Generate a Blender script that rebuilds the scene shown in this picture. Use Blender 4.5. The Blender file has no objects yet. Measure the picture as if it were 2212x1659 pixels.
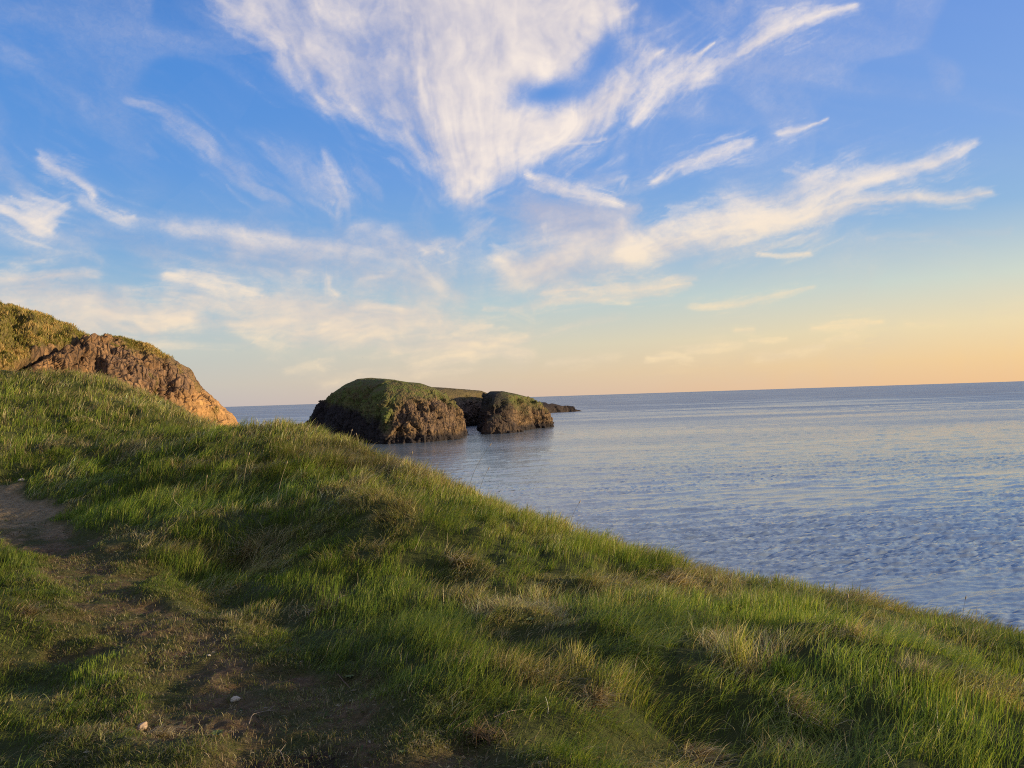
import bpy, math, random
import numpy as np
from mathutils import Matrix, Vector

# ------------------------------------------------------------------ camera, world, sun, exposure
S = bpy.context.scene
COL = S.collection
CAMZ = 18.0                      # eye height above the sea (m)
F = 1640.0                       # focal length in units of a 2212-wide frame
PITCH = math.radians(1.0); ROLL = math.radians(1.85)
EXPO = 0.55; EK = 2 ** -EXPO   # stops; EK scales display colours back to scene light
cr = np.array([math.cos(ROLL), 0, -math.sin(ROLL)])
up0 = np.array([math.sin(ROLL), 0, math.cos(ROLL)])
fw0 = np.array([0, 1.0, 0])
cf = fw0 * math.cos(PITCH) + up0 * math.sin(PITCH)
cu = up0 * math.cos(PITCH) - fw0 * math.sin(PITCH)
cam_d = bpy.data.cameras.new('camera'); cam = bpy.data.objects.new('camera', cam_d); COL.objects.link(cam)
M = Matrix(((cr[0], cu[0], -cf[0], 0), (cr[1], cu[1], -cf[1], 0), (cr[2], cu[2], -cf[2], CAMZ), (0, 0, 0, 1)))
cam.matrix_world = M
cam_d.sensor_width = 36; cam_d.lens = 36 * F / 2212
cam_d.clip_start = 0.05; cam_d.clip_end = 200000
S.camera = cam

SUN_AZ = math.radians(96)        # clockwise from +Y (view direction)
SUN_EL = math.radians(8.5)
sun_dir = Vector((math.sin(SUN_AZ) * math.cos(SUN_EL), math.cos(SUN_AZ) * math.cos(SUN_EL), math.sin(SUN_EL)))
sl = bpy.data.lights.new('sun', 'SUN'); sl.energy = 5.0; sl.angle = math.radians(0.6); sl.color = (1.0, 0.79, 0.50)
so = bpy.data.objects.new('sun', sl); COL.objects.link(so)
so.rotation_euler = sun_dir.to_track_quat('Z', 'Y').to_euler(); so.location = (200, 0, 120)

S.view_settings.view_transform = 'Standard'; S.view_settings.look = 'None'
S.view_settings.exposure = EXPO; S.view_settings.gamma = 1
S.cycles.max_bounces = 6; S.cycles.diffuse_bounces = 2; S.cycles.glossy_bounces = 3
S.cycles.transparent_max_bounces = 8; S.cycles.use_denoising = False; S.cycles.filter_width = 1.1
S.cycles.sample_clamp_indirect = 4

def lin(c):
    c = np.asarray(c, float) / 255
    return tuple(np.where(c <= .04045, c / 12.92, ((c + .055) / 1.055) ** 2.4))

class NT:
    """small node-tree helper"""
    def __init__(s, tree): s.t = tree; s.t.nodes.clear()
    def n(s, kind, **kw):
        nd = s.t.nodes.new(kind)
        for k, v in kw.items(): setattr(nd, k, v)
        return nd
    def l(s, a, b): s.t.links.new(a, b)
    def setin(s, sock, v):
        if isinstance(v, bpy.types.NodeSocket): s.l(v, sock)
        elif v is not None: sock.default_value = v
    def math(s, op, a, b=None, c=None, clamp=False):
        nd = s.n('ShaderNodeMath', operation=op, use_clamp=clamp)
        s.setin(nd.inputs[0], a); s.setin(nd.inputs[1], b); s.setin(nd.inputs[2], c)
        return nd.outputs[0]
    def vmath(s, op, a, b=None, out=0):
        nd = s.n('ShaderNodeVectorMath', operation=op)
        s.setin(nd.inputs[0], a); s.setin(nd.inputs[1], b)
        return nd.outputs[out]
    def rng(s, v, a, b, c=0.0, d=1.0, smooth=True):
        nd = s.n('ShaderNodeMapRange', interpolation_type='SMOOTHSTEP' if smooth else 'LINEAR')
        s.setin(nd.inputs[0], v)
        for i, q in enumerate((a, b, c, d)): nd.inputs[i + 1].default_value = q
        return nd.outputs[0]
    def mix(s, f, a, b, mode='MIX'):
        nd = s.n('ShaderNodeMix', data_type='RGBA', blend_type=mode)
        s.setin(nd.inputs[0], f)
        for k, q in ((6, a), (7, b)):
            if isinstance(q, bpy.types.NodeSocket): s.l(q, nd.inputs[k])
            else: nd.inputs[k].default_value = (*q[:3], 1)
        return nd.outputs[2]
    def noise(s, vec, scale, detail=4, rough=.55, dist=0.0, out=0):
        nd = s.n('ShaderNodeTexNoise'); s.l(vec, nd.inputs['Vector'])
        nd.inputs['Scale'].default_value = scale; nd.inputs['Detail'].default_value = detail
        nd.inputs['Roughness'].default_value = rough; nd.inputs['Distortion'].default_value = dist
        return nd.outputs[out]
    def vor(s, vec, scale, feature='F1', out='Distance', rnd=1.0):
        nd = s.n('ShaderNodeTexVoronoi', feature=feature); s.l(vec, nd.inputs['Vector'])
        nd.inputs['Scale'].default_value = scale; nd.inputs['Randomness'].default_value = rnd
        return nd.outputs[out]
    def ramp(s, f, stops):
        nd = s.n('ShaderNodeValToRGB'); s.l(f, nd.inputs[0]); r = nd.color_ramp
        while len(r.elements) < len(stops): r.elements.new(0.5)
        for e, (p, c) in zip(r.elements, stops): e.position = p; e.color = (*c[:3], 1)
        return nd.outputs[0]
    def scale(s, vec, sc):
        nd = s.n('ShaderNodeMapping'); s.l(vec, nd.inputs[0]); nd.inputs['Scale'].default_value = sc
        return nd.outputs[0]
    def attr(s, name, out='Fac'):
        nd = s.n('ShaderNodeAttribute', attribute_name=name); return nd.outputs[out]
    def bump(s, h, strength, dist, normal=None):
        nd = s.n('ShaderNodeBump'); s.l(h, nd.inputs['Height'])
        nd.inputs['Strength'].default_value = strength; nd.inputs['Distance'].default_value = dist
        if normal is not None: s.l(normal, nd.inputs['Normal'])
        return nd.outputs[0]

# ---- world: Nishita sky, graded towards the evening colours of the place
W = bpy.data.worlds.new('World'); S.world = W; W.use_nodes = True
w = NT(W.node_tree)
WSTR = 0.1
tc = w.n('ShaderNodeTexCoord')
dirv = w.vmath('NORMALIZE', tc.outputs['Generated'])
sky = w.n('ShaderNodeTexSky', sky_type='NISHITA'); sky.sun_disc = False
sky.sun_elevation = SUN_EL; sky.sun_rotation = SUN_AZ; sky.altitude = 20
sky.air_density = 1.0; sky.dust_density = 1.6; sky.ozone_density = 2.2
sep = w.n('ShaderNodeSeparateXYZ'); w.l(dirv, sep.inputs[0])
zc = w.math('MAXIMUM', sep.outputs[2], 0.0)
k = EK / WSTR
GRAD = [   # px above horizon, colour away from the sun, colour towards the sun (display values)
    (0,   (204, 194, 192), (253, 205, 150)),
    (45,  (208, 202, 192), (255, 215, 156)),
    (110, (200, 206, 200), (249, 227, 180)),
    (200, (166, 198, 216), (216, 224, 210)),
    (330, (122, 172, 224), (152, 190, 228)),
    (480, (100, 157, 226), (133, 174, 234)),
    (700, (80, 144, 222), (120, 162, 232)),
    (1000, (62, 120, 200), (98, 145, 222)),
    (1500, (50, 98, 178), (75, 120, 200))]
def grad(i):
    st = []
    for row in GRAD:
        e = math.sin(math.atan(row[0] / F))
        st.append((e, tuple(k * v for v in lin(row[i]))))
    return st
gl = w.ramp(zc, grad(1)); gr = w.ramp(zc, grad(2))
hz = w.vmath('DOT_PRODUCT', dirv, (math.sin(SUN_AZ), math.cos(SUN_AZ), 0), out=1)
ft = w.rng(hz, -0.50, 0.52, smooth=False)
gm = w.mix(ft, gl, gr)
skc = w.mix(1.0, sky.outputs[0], (0.62, 0.62, 0.62), 'MULTIPLY')
fin = w.mix(0.9, skc, gm)
bg = w.n('ShaderNodeBackground'); w.l(fin, bg.inputs[0]); bg.inputs[1].default_value = WSTR
wo = w.n('ShaderNodeOutputWorld'); w.l(bg.outputs[0], wo.inputs[0])
W.cycles.sampling_method = 'MANUAL'; W.cycles.sample_map_resolution = 512

# ------------------------------------------------------------------ helpers
rs = np.random.RandomState(7)
def px2dir(px, py):
    px = np.asarray(px, float); py = np.asarray(py, float)
    d = (px[..., None] - 1106) / F * cr + (829.5 - py[..., None]) / F * cu + cf
    return d
def px_at(px, py, depth):        # world point seen at (px,py) at world Y = depth
    d = px2dir(px, py); return d / d[..., 1:2] * np.asarray(depth)[..., None] + np.array([0, 0, CAMZ])
def world2px(p):
    q = p - np.array([0, 0, CAMZ]); zf = q @ cf
    return 1106 + F * (q @ cr) / zf, 829.5 - F * (q @ cu) / zf
def hz_y(px): return 858.3 - (np.asarray(px, float) - 1106) * 0.0323

def _h(ix, iy, iz, seed):
    h = (ix.astype(np.int64) * 374761393 + iy.astype(np.int64) * 668265263 + iz.astype(np.int64) * 2147483647 + seed * 974634777) & 0xffffffff
    h = ((h ^ (h >> 13)) * 1274126177) & 0xffffffff
    h = ((h ^ (h >> 16)) * 2246822519) & 0xffffffff
    return ((h ^ (h >> 15)) & 0xffffff) / float(0xffffff)
def vnoise(p, seed=0):           # value noise, -1..1 ; p (...,2) or (...,3)
    if p.shape[-1] == 2: p = np.concatenate([p, np.zeros(p.shape[:-1] + (1,))], -1)
    i = np.floor(p).astype(np.int64); f = p - i; f = f * f * f * (f * (f * 6 - 15) + 10)
    r = 0
    for dx in (0, 1):
        wx = f[..., 0] if dx else 1 - f[..., 0]
        for dy in (0, 1):
            wy = f[..., 1] if dy else 1 - f[..., 1]
            for dz in (0, 1):
                wz = f[..., 2] if dz else 1 - f[..., 2]
                r = r + wx * wy * wz * _h(i[..., 0] + dx, i[..., 1] + dy, i[..., 2] + dz, seed)
    return r * 2 - 1
def fbm(p, octs=4, seed=0, gain=.5, lac=2.03):
    a = 1; r = 0; tot = 0
    for o in range(octs):
        r = r + a * vnoise(p * lac ** o + 17.3 * o, seed + o); tot += a; a *= gain
    return r / tot * 1.6
def cells(p, seed=0):            # worley: returns (F1, F2, id-noise a,b,c, vector to cell centre)
    i = np.floor(p).astype(np.int64)
    best = np.full(p.shape[:-1], 9e9); sec = best.copy()
    cv = np.zeros(p.shape); idn = np.zeros(p.shape)
    for dx in (-1, 0, 1):
        for dy in (-1, 0, 1):
            for dz in (-1, 0, 1):
                j = i + np.array([dx, dy, dz])
                o = np.stack([_h(j[..., 0], j[..., 1], j[..., 2], seed + q) for q in range(3)], -1)
                v = p - (j + o); d = (v * v).sum(-1)
                m = d < best
                sec = np.where(m, best, np.minimum(sec, d))
                best = np.where(m, d, best)
                cv = np.where(m[..., None], v, cv)
                i2 = np.stack([_h(j[..., 0], j[..., 1], j[..., 2], seed + 11 + q) for q in range(3)], -1)
                idn = np.where(m[..., None], i2, idn)
    return np.sqrt(best), np.sqrt(sec), idn, cv
def sstep(a, b, x):
    t = np.clip((x - a) / (b - a), 0, 1); return t * t * (3 - 2 * t)

def mesh_np(name, co, faces, mat, attrs=None, smooth=True, parent=None, link=True):
    """co (N,3); faces: (M,4) or (M,3) int array, or list of such arrays"""
    if not isinstance(faces, (list, tuple)): faces = [faces]
    me = bpy.data.meshes.new(name)
    me.vertices.add(len(co)); me.vertices.foreach_set('co', np.asarray(co, np.float32).ravel())
    loops = np.concatenate([f.ravel() for f in faces]).astype(np.int32)
    sizes = np.concatenate([np.full(len(f), f.shape[1], np.int32) for f in faces])
    starts = np.concatenate([[0], np.cumsum(sizes)[:-1]]).astype(np.int32)
    me.loops.add(len(loops)); me.loops.foreach_set('vertex_index', loops)
    me.polygons.add(len(sizes)); me.polygons.foreach_set('loop_start', starts)
    me.polygons.foreach_set('use_smooth', np.full(len(sizes), smooth))
    me.update(calc_edges=True)
    for k_, v in (attrs or {}).items():
        v = np.asarray(v, np.float32)
        if v.ndim == 1:
            a = me.attributes.new(k_, 'FLOAT', 'POINT'); a.data.foreach_set('value', v)
        else:
            a = me.attributes.new(k_, 'FLOAT_VECTOR', 'POINT'); a.data.foreach_set('vector', v.ravel())
    me.validate()
    if mat is not None: me.materials.append(mat)
    o = bpy.data.objects.new(name, me)
    if link: COL.objects.link(o)
    if parent is not None: o.parent = parent
    return o
def grid_faces(nr, nc, wrap=False):
    r = np.arange(nr - 1)[:, None]; c = np.arange(nc if wrap else nc - 1)[None, :]
    c2 = (c + 1) % nc
    return np.stack([r * nc + c, r * nc + c2, (r + 1) * nc + c2, (r + 1) * nc + c], -1).reshape(-1, 4)
def tag(o, label=None, cat=None, group=None, kind=None):
    if label: o['label'] = label
    if cat: o['category'] = cat
    if group: o['group'] = group
    if kind: o['kind'] = kind
    return o
def empty(name, loc):
    o = bpy.data.objects.new(name, None); o.location = loc; o.empty_display_size = .1; COL.objects.link(o); return o
def grid_normals(co, nr, nc):
    P = co.reshape(nr, nc, 3); a = np.gradient(P, axis=0); b = np.gradient(P, axis=1)
    n = np.cross(b, a); n /= np.linalg.norm(n, axis=-1, keepdims=True) + 1e-9
    return n.reshape(-1, 3)

# ------------------------------------------------------------------ CLOUDS (painted density on the sky dome)
#SKYBEGIN
# every wisp: list of (x, y, half width) along its axis in the 2212-frame, softness, amplitude, brightness
STROKES = [
 # left side thin wisps
 ([(-40,60,30),(120,160,34),(300,300,26),(330,330,8)], .18, .3),
 ([(60,20,40),(260,190,45)], .07, .3),
 ([(290,210,6),(360,250,13),(440,310,16),(500,360,18),(545,400,12),(600,430,5)], .42, .5),
 ([(90,338,5),(120,362,15),(160,380,12),(215,425,6)], .6, .8),
 ([(-30,330,20),(10,365,22),(70,420,10)], .3, .5),
 ([(-30,435,16),(30,452,20),(85,475,26),(118,490,10)], .8, 1.),
 ([(90,470,14),(150,450,8)], .45, .8),
 ([(190,442,8),(235,456,14),(275,468,12),(298,462,5)], .42, .8),
 ([(90,490,20),(170,540,24),(220,570,12)], .2, .4),
 ([(560,300,10),(620,350,26),(680,395,26),(720,425,14)], .3, .5),
 ([(690,330,8),(712,370,18),(725,420,20),(715,440,10)], .36, .6),
 ([(755,360,5),(775,390,9),(805,420,5)], .22, .5),
 ([(300,470,8),(420,510,18),(520,515,20),(560,545,12)], .14, .5),
 ([(385,488,6),(430,498,12),(500,495,12),(525,520,18)], .22, .7),
 ([(560,500,6),(620,520,14),(690,525,16),(640,560,20)], .28, .6),
 ([(300,540,24),(460,560,30),(620,570,34)], .28, .3),
 ([(560,520,30),(720,540,40),(880,530,24),(980,520,8)], .26, .3),
 ([(740,490,10),(790,500,22),(850,520,20)], .22, .4),
 ([(180,505,4),(300,512,4)], .2, .5),
 # left lower bank
 ([(-40,595,14),(100,600,14),(200,600,8)], .7, .9),
 ([(-40,620,22),(120,625,26),(260,650,16)], .5, .4),
 ([(-40,650,14),(90,650,18),(200,668,26),(250,690,14)], .8, 1.),
 ([(0,690,16),(160,705,20),(330,715,14)], .5, .4),
 ([(240,670,16),(330,672,18),(420,678,12)], .55, .5),
 ([(300,690,14),(350,692,24),(410,685,14)], .75, 1.),
 ([(365,595,6),(430,605,16),(490,620,20),(540,632,14)], .75, .95),
 ([(380,640,18),(520,660,22),(700,680,26),(860,690,20)], .5, .35),
 ([(560,580,6),(600,600,16),(640,610,12)], .4, .8),
 ([(590,640,6),(640,642,12),(660,655,6)], .4, .8),
 ([(700,600,6),(703,625,7),(722,640,5)], .6, .95),
 ([(770,605,5),(830,602,7)], .35, .7),
 ([(500,700,12),(560,705,18),(610,690,14)], .6, .9),
 ([(620,690,14),(680,680,18),(740,690,16)], .6, .8),
 ([(560,740,6),(590,752,12),(605,745,7)], .4, .9),
 ([(700,715,14),(780,722,20),(860,715,12)], .55, .95),
 ([(775,665,5),(810,668,8),(862,672,5)], .6, 1.),
 ([(640,720,14),(800,740,18),(1000,745,16)], .35, .45),
 ([(560,650,16),(760,665,20),(950,690,18)], .35, .35),
 ([(860,560,14),(900,600,22),(940,630,26),(985,640,14)], .42, .6),
 ([(900,570,5),(930,610,9),(965,640,10)], .4, .9),
 ([(915,545,4),(940,537,10),(955,545,5)], .55, .9),
 ([(990,535,4),(1040,500,14),(1075,475,6)], .28, .6),
 ([(800,600,20),(900,630,26),(1000,650,14)], .28, .3),
 ([(900,700,8),(1040,708,8)], .35, .7),
 ([(850,760,5),(980,745,10),(1100,738,10),(1135,728,5)], .6, .9),
 ([(900,790,12),(1030,760,14),(1150,765,8)], .4, .7),
 ([(985,720,4),(1010,712,5),(1060,705,4)], .5, .9),
 ([(620,800,6),(680,785,8),(700,795,6)], .35, .9),
 ([(690,778,4),(720,775,5)], .4, .9),
 ([(700,830,10),(860,810,14),(1000,800,10)], .25, .7),
 ([(1180,785,8),(1260,778,8),(1330,770,6)], .3, .7),
 # big V cloud : inner folds
 ([(960,380,20),(860,290,16),(760,235,12),(700,212,8),(690,205,4)], .5, .7),
 ([(700,212,12),(640,170,12),(600,130,8)], .3, .6),
 ([(655,110,30),(580,60,24),(510,10,18),(480,-30,10)], .6, .6),
 ([(1190,110,60),(1290,60,46),(1365,25,18),(1382,8,5)], .6, .8),
 # bright ridges
 ([(1060,380,16),(1200,300,34),(1290,230,32),(1370,170,30),(1400,130,16),(1442,100,4)], .72, .95),
 ([(1090,300,20),(1180,170,26),(1230,120,30),(1260,95,16)], .5, 1.),
 ([(1340,160,8),(1360,185,22),(1310,220,20)], .6, 1.),
 ([(1018,420,6),(1045,385,10),(1062,350,14)], .6, 1.),
 ([(1100,250,16),(1130,220,16),(1180,180,12)], .35, .9),
 ([(1010,400,10),(1060,290,20),(1090,180,14)], .2, .9),
 ([(1040,60,18),(1070,120,14),(1090,180,10)], .25, .85),
 ([(1220,60,12),(1310,0,14),(1390,-50,12)], .3, .9),
 ([(700,20,16),(760,90,14)], .2, .7),
 # right upper pair
 ([(1370,265,6),(1400,230,18),(1440,180,26),(1490,140,20),(1520,120,8),(1555,95,3)], .78, .95),
 ([(1480,180,16),(1545,170,8)], .45, .9),
 ([(1500,190,18),(1570,140,24),(1640,90,20),(1700,55,14)], .5, .75),
 ([(1620,110,14),(1690,75,16),(1740,50,11),(1800,32,6),(1845,20,2)], .85, 1.),
 ([(1655,50,8),(1700,40,10),(1745,30,8)], .4, .9),
 ([(1540,0,20),(1580,30,14),(1620,-20,20)], .16, .5),
 ([(1215,312,4),(1260,314,4),(1300,306,3)], .55, .9),
 # middle right
 ([(1140,375,5),(1180,398,10),(1230,425,12),(1290,440,10),(1345,452,3)], .9, 1.),
 ([(1130,440,30),(1230,470,44),(1330,480,26),(1375,455,5)], .42, .18),
 ([(1260,415,8),(1310,400,9),(1352,392,6),(1345,405,8)], .32, .7),
 ([(1180,480,30),(1260,500,30),(1340,495,14)], .38, .2),
 ([(1340,500,6),(1260,535,14),(1180,570,30),(1100,590,40)], .5, .55),
 ([(1080,560,12),(1140,590,34),(1200,580,36),(1160,615,12)], .62, .95),
 ([(1200,590,36),(1330,560,30),(1460,530,20),(1640,480,14)], .5, .5),
 ([(1340,550,8),(1480,510,24),(1620,470,30),(1760,430,30),(1860,400,24),(1960,370,14),(2010,355,8)], .88, 1.),
 ([(1410,500,8),(1470,475,14),(1560,465,14),(1640,440,14)], .6, .95),
 ([(1620,480,14),(1740,460,16),(1860,440,16),(1980,430,13),(2080,425,9),(2138,415,3)], .8, 1.),
 ([(1560,425,5),(1640,420,14),(1740,390,16),(1800,380,10)], .4, .85),
 ([(1690,360,3),(1720,370,8),(1760,385,8)], .4, .9),
 ([(2010,360,10),(2060,340,13),(2090,322,8),(2110,310,3)], .7, .95),
 ([(1500,570,8),(1640,530,10),(1760,500,8)], .22, .5),
 ([(1410,395,4),(1460,365,9),(1530,340,12),(1590,320,12),(1615,315,5)], .8, 1.),
 ([(1330,430,5),(1410,400,8)], .2, .5),
 ([(1680,296,4),(1700,290,6),(1740,282,3),(1800,262,1.5)], .8, 1.),
 ([(1180,635,6),(1260,628,12),(1340,625,15),(1430,618,11),(1490,608,4)], .85, .95),
 ([(1180,655,4),(1300,650,6),(1440,630,5)], .35, .6),
 ([(1430,600,4),(1500,596,3)], .4, .8),
 ([(1050,668,4),(1180,660,5),(1300,640,4)], .35, .6),
 ([(1120,740,4),(1260,700,5),(1350,685,4)], .28, .6),
 ([(1640,541,3),(1690,544,4),(1750,542,3)], .7, .95),
 ([(1500,660,5),(1610,650,6),(1700,630,5),(1760,618,2)], .6, .95),
 ([(1490,755,5),(1550,750,11),(1595,745,5)], .5, .9),
 ([(1400,775,5),(1460,770,9),(1490,775,4)], .45, .85),
 ([(1590,710,3),(1625,712,3)], .5, .9),
 ([(1620,735,3),(1670,735,5),(1700,730,3)], .45, .9),
 ([(1760,708,5),(1830,705,9),(1905,697,4)], .6, .95),
 ([(1790,735,3),(1850,728,5)], .4, .9),
 ([(1640,775,6),(1740,758,9),(1780,748,4)], .42, .8),
 ([(1880,520,4),(2040,505,8),(2180,500,6)], .18, .5),
 ([(2160,675,5),(2212,665,8),(2290,660,8)], .5, .9),
 ([(1960,700,5),(2040,695,4)], .25, .8),
 # beyond the frame, so that the sky goes on to both sides
 ([(-900,200,20),(-600,330,60),(-300,420,40),(-120,440,14)], .6, .7),
 ([(-900,560,20),(-500,600,30),(-200,640,20)], .6, .6),
 ([(2300,420,8),(2600,330,40),(3000,200,30)], .6, .8),
 ([(2350,640,8),(2700,600,24),(3100,560,14)], .5, .8),
 ([(2400,100,10),(2700,-100,60),(3200,-400,60)], .5, .7),
 ([(600,-600,200),(1200,-500,260),(1500,-200,120)], .8, .5),
]
POLYS = [
 ([(800,-100),(870,60),(920,200),(970,330),(1008,425),(1050,385),(1120,345),(1200,318),(1290,268),(1340,210),(1270,215),(1180,238),(1110,225),(1120,170),(1215,160),(1240,130),(1280,80),(1340,40),(1340,-90)], 40, .6, .6),  # closed sheets of cloud: outline, edge softness, amplitude, brightness
 ([(470,-80),(520,20),(590,100),(650,180),(700,212),(770,238),(850,280),(915,345),(965,400),(1008,436),(1050,388),(1120,350),(1200,322),(1290,272),(1350,215),(1330,170),(1270,210),(1180,235),(1120,215),(1140,180),(1215,165),(1250,130),(1290,75),(1350,30),(1340,-90)], 34, .66, .38),
 ([(760,-100),(800,60),(880,200),(960,330),(1005,415),(1050,370),(1110,300),(1120,200),(1230,140),(1300,40),(1340,-100)], 60, .62, .55),
 ([(1150,420),(1200,425),(1340,455),(1378,455),(1330,510),(1230,545),(1140,520),(1125,460)], 26, .42, .1),
 ([(1080,560),(1180,545),(1340,500),(1480,520),(1330,585),(1200,615),(1150,620),(1090,600)], 24, .5, .55),
 ([(-60,640),(260,640),(420,670),(640,650),(900,660),(1010,700),(1150,735),(1120,775),(900,770),(640,740),(400,720),(-60,720)], 30, .40, .4),
 ([(360,480),(520,490),(700,505),(860,500),(1000,540),(1000,640),(800,640),(620,600),(480,560)], 36, .28, .35),
]
def poly_sd(pts, x, y):
    best = np.full(x.shape, 1e9); ins = np.zeros(x.shape, bool)
    for (x0, y0), (x1, y1) in zip(pts, pts[1:] + pts[:1]):
        dx, dy = x1 - x0, y1 - y0
        t = np.clip(((x - x0) * dx + (y - y0) * dy) / (dx * dx + dy * dy + 1e-9), 0, 1)
        best = np.minimum(best, np.hypot(x - x0 - t * dx, y - y0 - t * dy))
        c = ((y0 > y) != (y1 > y)) & (x < (x1 - x0) * (y - y0) / (y1 - y0 + 1e-12) + x0); ins ^= c
    return np.where(ins, best, -best)
def cloud_fields(X, Y):
    """density and brightness at sky positions given as 2212-frame coordinates"""
    P = np.stack([X, Y], -1)
    # parallel cirrus filaments: coordinates on the cloud sheet
    hzv = 858.3 - (X - 1106) * .0323
    el = np.maximum(hzv - Y, 4) / F
    sx = (X - 1040) / F / (el + .10); sy = 1 / (el + .10)
    Q = np.stack([sx, sy], -1)
    w1 = fbm(P / 210, 2, 3, .45); w2 = fbm(P / 210, 2, 9, .45)
    w3 = fbm(P / 55, 3, 21, .45); w4 = fbm(P / 55, 3, 29, .45)
    sc = np.clip((hzv - Y) / 420, .22, 1)
    wx = X + (14 * w1 + 4.5 * w3) * sc
    wy = Y + (10 * w2 + 3.5 * w4) * sc
    ang = np.arctan2(X - 1040, np.maximum(900 - Y, 20)); rad = np.hypot(X - 1040, 900 - Y)
    R = np.stack([ang * 13 + .8 * w1 + .12 * w3, rad / 260 + .5 * w2], -1)
    fil = fbm(R, 5, 41, .58)
    R2 = np.stack([ang * 46 + 1.6 * w1 + .5 * w3, rad / 170 + w4 * .3 + .7 * w2], -1)
    fil2 = fbm(R2, 3, 57, .6)
    puff = fbm(P / 42 + .5 * np.stack([w3, w4], -1), 5, 83, .5)
    inv = np.ones(X.shape); br = np.zeros(X.shape); wsum = np.full(X.shape, 1e-3)
    fw = sstep(300, 620, hzv - Y)
    mist = fbm(np.stack([X / 150 + .6 * w1, Y / 60 + .6 * w2 - X / 400], -1), 5, 63, .52)
    fil = fil * fw * .8 + mist * (1 - fw * .8); fil2 = fil2 * fw * .7
    for pts, soft, amp, bright in POLYS:
        d = poly_sd(pts, wx, wy)
        v = amp * sstep(-soft * 1.1, soft * 1.5, d + soft * (.55 * fil + .35 * fil2 + .22 * puff))
        inv *= 1 - v; br += v * bright * 1.0; wsum += v
    for pts, amp, bright in STROKES:
        if 585 < pts[0][1] < 800 and amp > .3 and pts[0][0] < 1200: amp = min(.9, amp * 1.15)
        if pts[0][1] > 690 and pts[0][0] > 1200: amp = min(.9, amp * 1.35)
        xs = [p[0] for p in pts]; ys = [p[1] for p in pts]; ww = max(p[2] for p in pts)
        m = (wx > min(xs) - 4 * ww) & (wx < max(xs) + 4 * ww) & (wy > min(ys) - 4 * ww) & (wy < max(ys) + 4 * ww)
        if not m.any(): continue
        ax = wx[m]; ay = wy[m]; best = np.full(ax.shape, 99.0); S0 = 0; sa = np.zeros(ax.shape); sb = np.zeros(ax.shape)
        for (x0, y0, r0), (x1, y1, r1) in zip(pts[:-1], pts[1:]):
            dx, dy = x1 - x0, y1 - y0; L = dx * dx + dy * dy
            t = np.clip(((ax - x0) * dx + (ay - y0) * dy) / L, 0, 1)
            rr = (r0 + (r1 - r0) * t) * 1.45 + 1
            bb = np.hypot(ax - x0 - t * dx, ay - y0 - t * dy) / rr
            mm = bb < best; best = np.where(mm, bb, best)
            sa = np.where(mm, S0 + t * math.sqrt(L), sa); sb = np.where(mm, (dx * (ay - y0) - dy * (ax - x0)) / math.sqrt(L), sb)
            S0 += math.sqrt(L)
        sd = int(pts[0][0] * 7 + pts[0][1]) % 997
        hw = ww * .55 + 3
        rag = fbm(np.stack([sa / (3.2 * hw + 22) + sb / (9 * hw), sb / hw * 1.1], -1), 4, sd, .6)
        best = np.maximum(best * (1 + .5 * rag) + .42 * rag, 0)
        v = amp * .92 * (.70 * np.exp(-best ** 2 * 1.5) + .30 * np.exp(-best * 1.1) * sstep(3.6, 1.0, best)) * np.clip(.92 + .45 * rag, .2, 1.15)
        inv[m] *= 1 - v
        br[m] += v * bright * 1.6; wsum[m] += v * 1.6
    den = 1 - inv
    # holes and notches in the big cloud
    for hx, hy, rx, ry, an, a in ((1185, 195, 78, 32, -6, 1.0), (1300, 122, 72, 26, -52, .9)):
        c, s_ = math.cos(math.radians(an)), math.sin(math.radians(an))
        u = ((wx - hx) * c + (wy - hy) * s_) / rx; v = (-(wx - hx) * s_ + (wy - hy) * c) / ry
        den *= 1 - a * np.exp(-(u * u + v * v) ** 1.5)
    band = sstep(320, 130, hzv - Y)                      # low clouds lie flat
    flat = fbm(np.stack([X / 130 + .7 * w1 + .2 * w3, Y / 22 + .9 * w2 + .3 * w4], -1), 5, 71, .6)
    tex = (fil * .66 + fil2 * .18 + puff * .22) * (1 - band) + (flat * .8 + puff * .3) * band
    edge = np.clip(4 * den * (1 - den), 0, 1)
    den = den + tex * .30 * (edge * .8 + .10) * sstep(.01, .25, den)
    veil = .13 * sstep(-.1, 1.0, fbm(np.stack([ang * 6 + w1, rad / 380], -1), 4, 91))
    den = 1 - (1 - np.clip(den, 0, 1)) * (1 - veil * (1 - band * .4))
    bright = br / wsum + (fil * .42 + fil2 * .12 + puff * .13) * (1 - band) + tex * .3 * band - .10 * edge * (1 - band)
    return np.clip(den, 0, .96), np.clip(bright, 0, 1)
#SKYEND

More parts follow.
